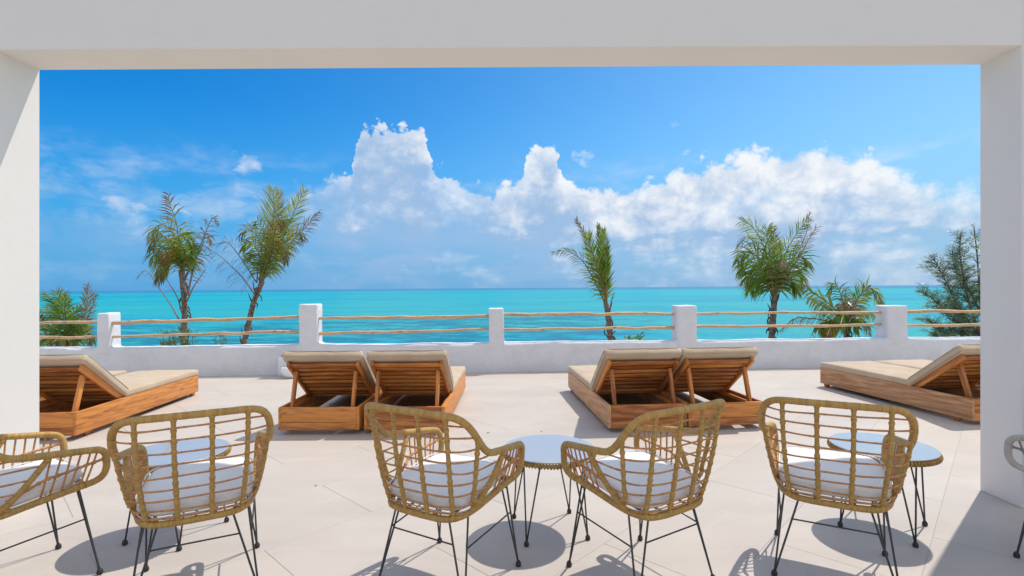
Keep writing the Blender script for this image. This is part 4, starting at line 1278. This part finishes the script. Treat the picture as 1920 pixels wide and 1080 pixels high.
# ------------------------------------------------------------------ casuarina and shrubs
def needles_tree(name, label, cat, root_p, limbs, mat, tuft_len, tuft_n, seed, spread=.3, w=.007, group=None, base_z=-3.6, sub=9, thick=.05):
    rg = random.Random(seed)
    root = thing(name, label, cat, (root_p.x, root_p.y, base_z), group=group)
    off = Vector((root_p.x, root_p.y, base_z))
    tb = MB(); cb = MB()
    def tuft(p, d, ln, n):
        for _ in range(n):
            dd = (d + Vector((rg.gauss(0, .55), rg.gauss(0, .55), rg.gauss(0.05, .45)))).normalized()
            l = ln * rg.uniform(.5, 1.2); q = p + Vector((rg.gauss(0, .03), rg.gauss(0, .03), rg.gauss(0, .03)))
            m_ = q + dd * l * .55; e = m_ + (dd + Vector((0, 0, -.5))).normalized() * l * .5
            wv = dd.orthogonal().normalized() * w * rg.uniform(.7, 1.5)
            cb.add([q - wv, q + wv, m_ + wv, m_ - wv, e], [(0, 1, 2, 3), (3, 2, 4)], [[(0, 0)] * 4, [(0, 0), (0, 0), (0, rg.random())]])
    for limb in limbs:
        P = [Vector(p) - off for p in limb]
        path = catmull(P, .08); N = len(path)
        tube(tb, path, lambda t, i: thick * (1 - .85 * t) * (1 if limb is limbs[0] else .5) + .004, 7)
        for k in range(sub):
            i = int((0.25 + .75 * k / sub) * (N - 1)); p = path[i]; T = (path[min(i + 1, N - 1)] - path[i - 1]).normalized()
            for s in range(3):
                dv_ = (T * rg.uniform(.2, .9) + Vector((rg.uniform(-1, 1), rg.uniform(-.8, .8), rg.uniform(-.1, .8)))).normalized()
                ln = spread * rg.uniform(.5, 1.3) * (1.25 - .7 * k / sub)
                e = p + dv_ * ln + Vector((0, 0, -.1 * ln)); m_ = (p + e) / 2 + Vector((0, 0, .04))
                tw = catmull([p, m_, e], .06)
                tube(tb, tw, lambda t, i: .008 * (1 - .7 * t) + .001, 4)
                for q in tw[1::1]: tuft(q, dv_, tuft_len, tuft_n)
        tuft(path[-1], T, tuft_len, tuft_n * 3)
    tb.build('trunk', M['bark'], root); cb.build('crown', M[mat], root, smooth=False)
    return root
Yc = 13.0
def c3(px, py, dy=0.0): return on_y(px, py, Yc + dy)
base = c3(1850, 700); base.z = -3.6
limbs = [[Vector((base.x, Yc, -3.6)), c3(1845, 640), c3(1838, 560), c3(1832, 480, .2), c3(1826, 425, .3)],
         [c3(1846, 650), c3(1815, 560, -.2), c3(1800, 480, -.3), c3(1802, 440, -.3)],
         [c3(1845, 640), c3(1800, 580), c3(1770, 520, .3), c3(1748, 480, .4)],
         [c3(1845, 660), c3(1800, 610, -.3), c3(1760, 570, -.5), c3(1728, 545, -.6)],
         [c3(1845, 680), c3(1800, 650), c3(1765, 625, .4), c3(1742, 600, .5)],
         [c3(1848, 690), c3(1810, 670, -.2), c3(1780, 650, -.4), c3(1752, 628, -.5)],
         [c3(1845, 640), c3(1870, 560, .3), c3(1885, 480, .5), c3(1880, 430, .6)],
         [c3(1845, 600), c3(1862, 520, -.4), c3(1856, 450, -.5), c3(1858, 425, -.5)],
         [c3(1845, 640), c3(1900, 600), c3(1950, 540, .3), c3(1980, 500)],
         [c3(1845, 600), c3(1815, 540, .5), c3(1790, 500, .7), c3(1785, 470, .8)],
         [c3(1845, 660), c3(1820, 620, .5), c3(1800, 590, .8), c3(1780, 560, .8)]]
needles_tree('casuarina_tree', 'feathery grey-green casuarina rising beside the right pillar', 'tree', Vector((base.x, Yc, 0)), limbs, 'needle', .14, 9, 11, .42, .0055, sub=15)
def shrub(label, px0, px1, ytop, Y, mat, seed, tl=.12, tn=5, w=.004, name='shrub', n=5, spread=.25):
    cx = (px0 + px1) / 2; b = on_y(cx, 660, Y)
    rg = random.Random(seed); limbs = []
    b0 = Vector((b.x, Y, -3.6)); 
    for k in range(n):
        x = px0 + (px1 - px0) * (k + .5) / n; top_y = ytop + abs(x - cx) / (px1 - px0) * 30 + rg.uniform(0, 10)
        e = on_y(x, top_y, Y + rg.uniform(-.3, .3)); m_ = (b0 * .3 + e * .7) + Vector((0, 0, .2))
        limbs.append([b0 + Vector((rg.uniform(-.1, .1), 0, 0)), m_, e])
    return needles_tree(name, label, 'shrub', Vector((b.x, Y, 0)), limbs, mat, tl, tn, seed, spread, w, 'low shrubs just beyond the parapet', thick=.03)
shrub('feathery dark green seedling growing round the foot of the palm with the torn yellow frond', 300, 368, 615, 12.2, 'needle', 21, .15, 7, .004, n=6)
shrub('small thin seedling between the two left palms, just above the parapet', 400, 428, 622, 12.0, 'needle', 22, .12, 5, .004, n=3, spread=.14)
shrub('low bushy shrub at the left foot of the short palm with hanging fronds', 1500, 1560, 632, 11.8, 'shrub', 24, .09, 8, .009, n=6)

def leafy(label, spots, Y, seed):
    rg = random.Random(seed); b = on_y(spots[0][0], 650, Y)
    root = thing('leafy_plant', label, 'plant', (b.x, Y, -3.6)); off = Vector((b.x, Y, -3.6))
    tb = MB(); 
    for (px, py) in spots:
        e = on_y(px, py, Y) - off
        tube(tb, catmull([Vector((0, 0, 0)), e * .6 + Vector((.05, 0, .1)), e], .2), .008, 5)
        mb = MB()
        for _ in range(16):
            a = rg.uniform(0, 2 * PI); up = rg.uniform(.1, 1.0)
            d = Vector((math.cos(a), math.sin(a), up)).normalized(); s = d.orthogonal().normalized() * .022
            p = e + Vector((rg.gauss(0, .02), rg.gauss(0, .02), rg.gauss(-.03, .03))); l = rg.uniform(.06, .11)
            mb.add([p, p + d * l * .5 + s, p + d * l, p + d * l * .5 - s], [(0, 1, 2, 3)], [[(0, 0), (0, 0), (0, 1), (0, 0)]])
        mb.build('leaves', M['g'], root, smooth=False)
    tb.build('stem', M['stalk'], root)
leafy('little broad-leaved green sprig peeping over the parapet left of the last middle post', [(1178, 634), (1195, 637), (1201, 632)], 9.6, 5)

# ------------------------------------------------------------------ scraps blown onto the terrace
for n_, (px, py, lab) in enumerate([(592, 911, 'tiny brown leaf scrap lying alone on the tiles between the two left chairs'),
                                    (892, 810.5, 'tiny brown leaf scrap on the tiles, left one of two beyond the middle round table'),
                                    (915, 812, 'tiny brown leaf scrap on the tiles, right one of two beyond the middle round table'),
                                    (1015, 809, 'tiny brown leaf scrap on the tiles straight behind the middle round table')]):
    p = on_z(px, py); mb = MB(); L = .012 if n_ == 0 else .028
    mb.add([(-L, 0, .001), (-L * .2, .005, .004), (L, .001, .002), (L * .1, -.006, .0035), (0, 0, .007)],
           [(0, 1, 4), (1, 2, 4), (2, 3, 4), (3, 0, 4)])
    o = mb.build('dry_leaf', M['fibre'], None, smooth=False, loc=p); o.rotation_euler = (0, 0, n_ * .7 - .5)
    o['label'] = lab; o['category'] = 'leaf'; o['group'] = 'leaf scraps blown onto the terrace'
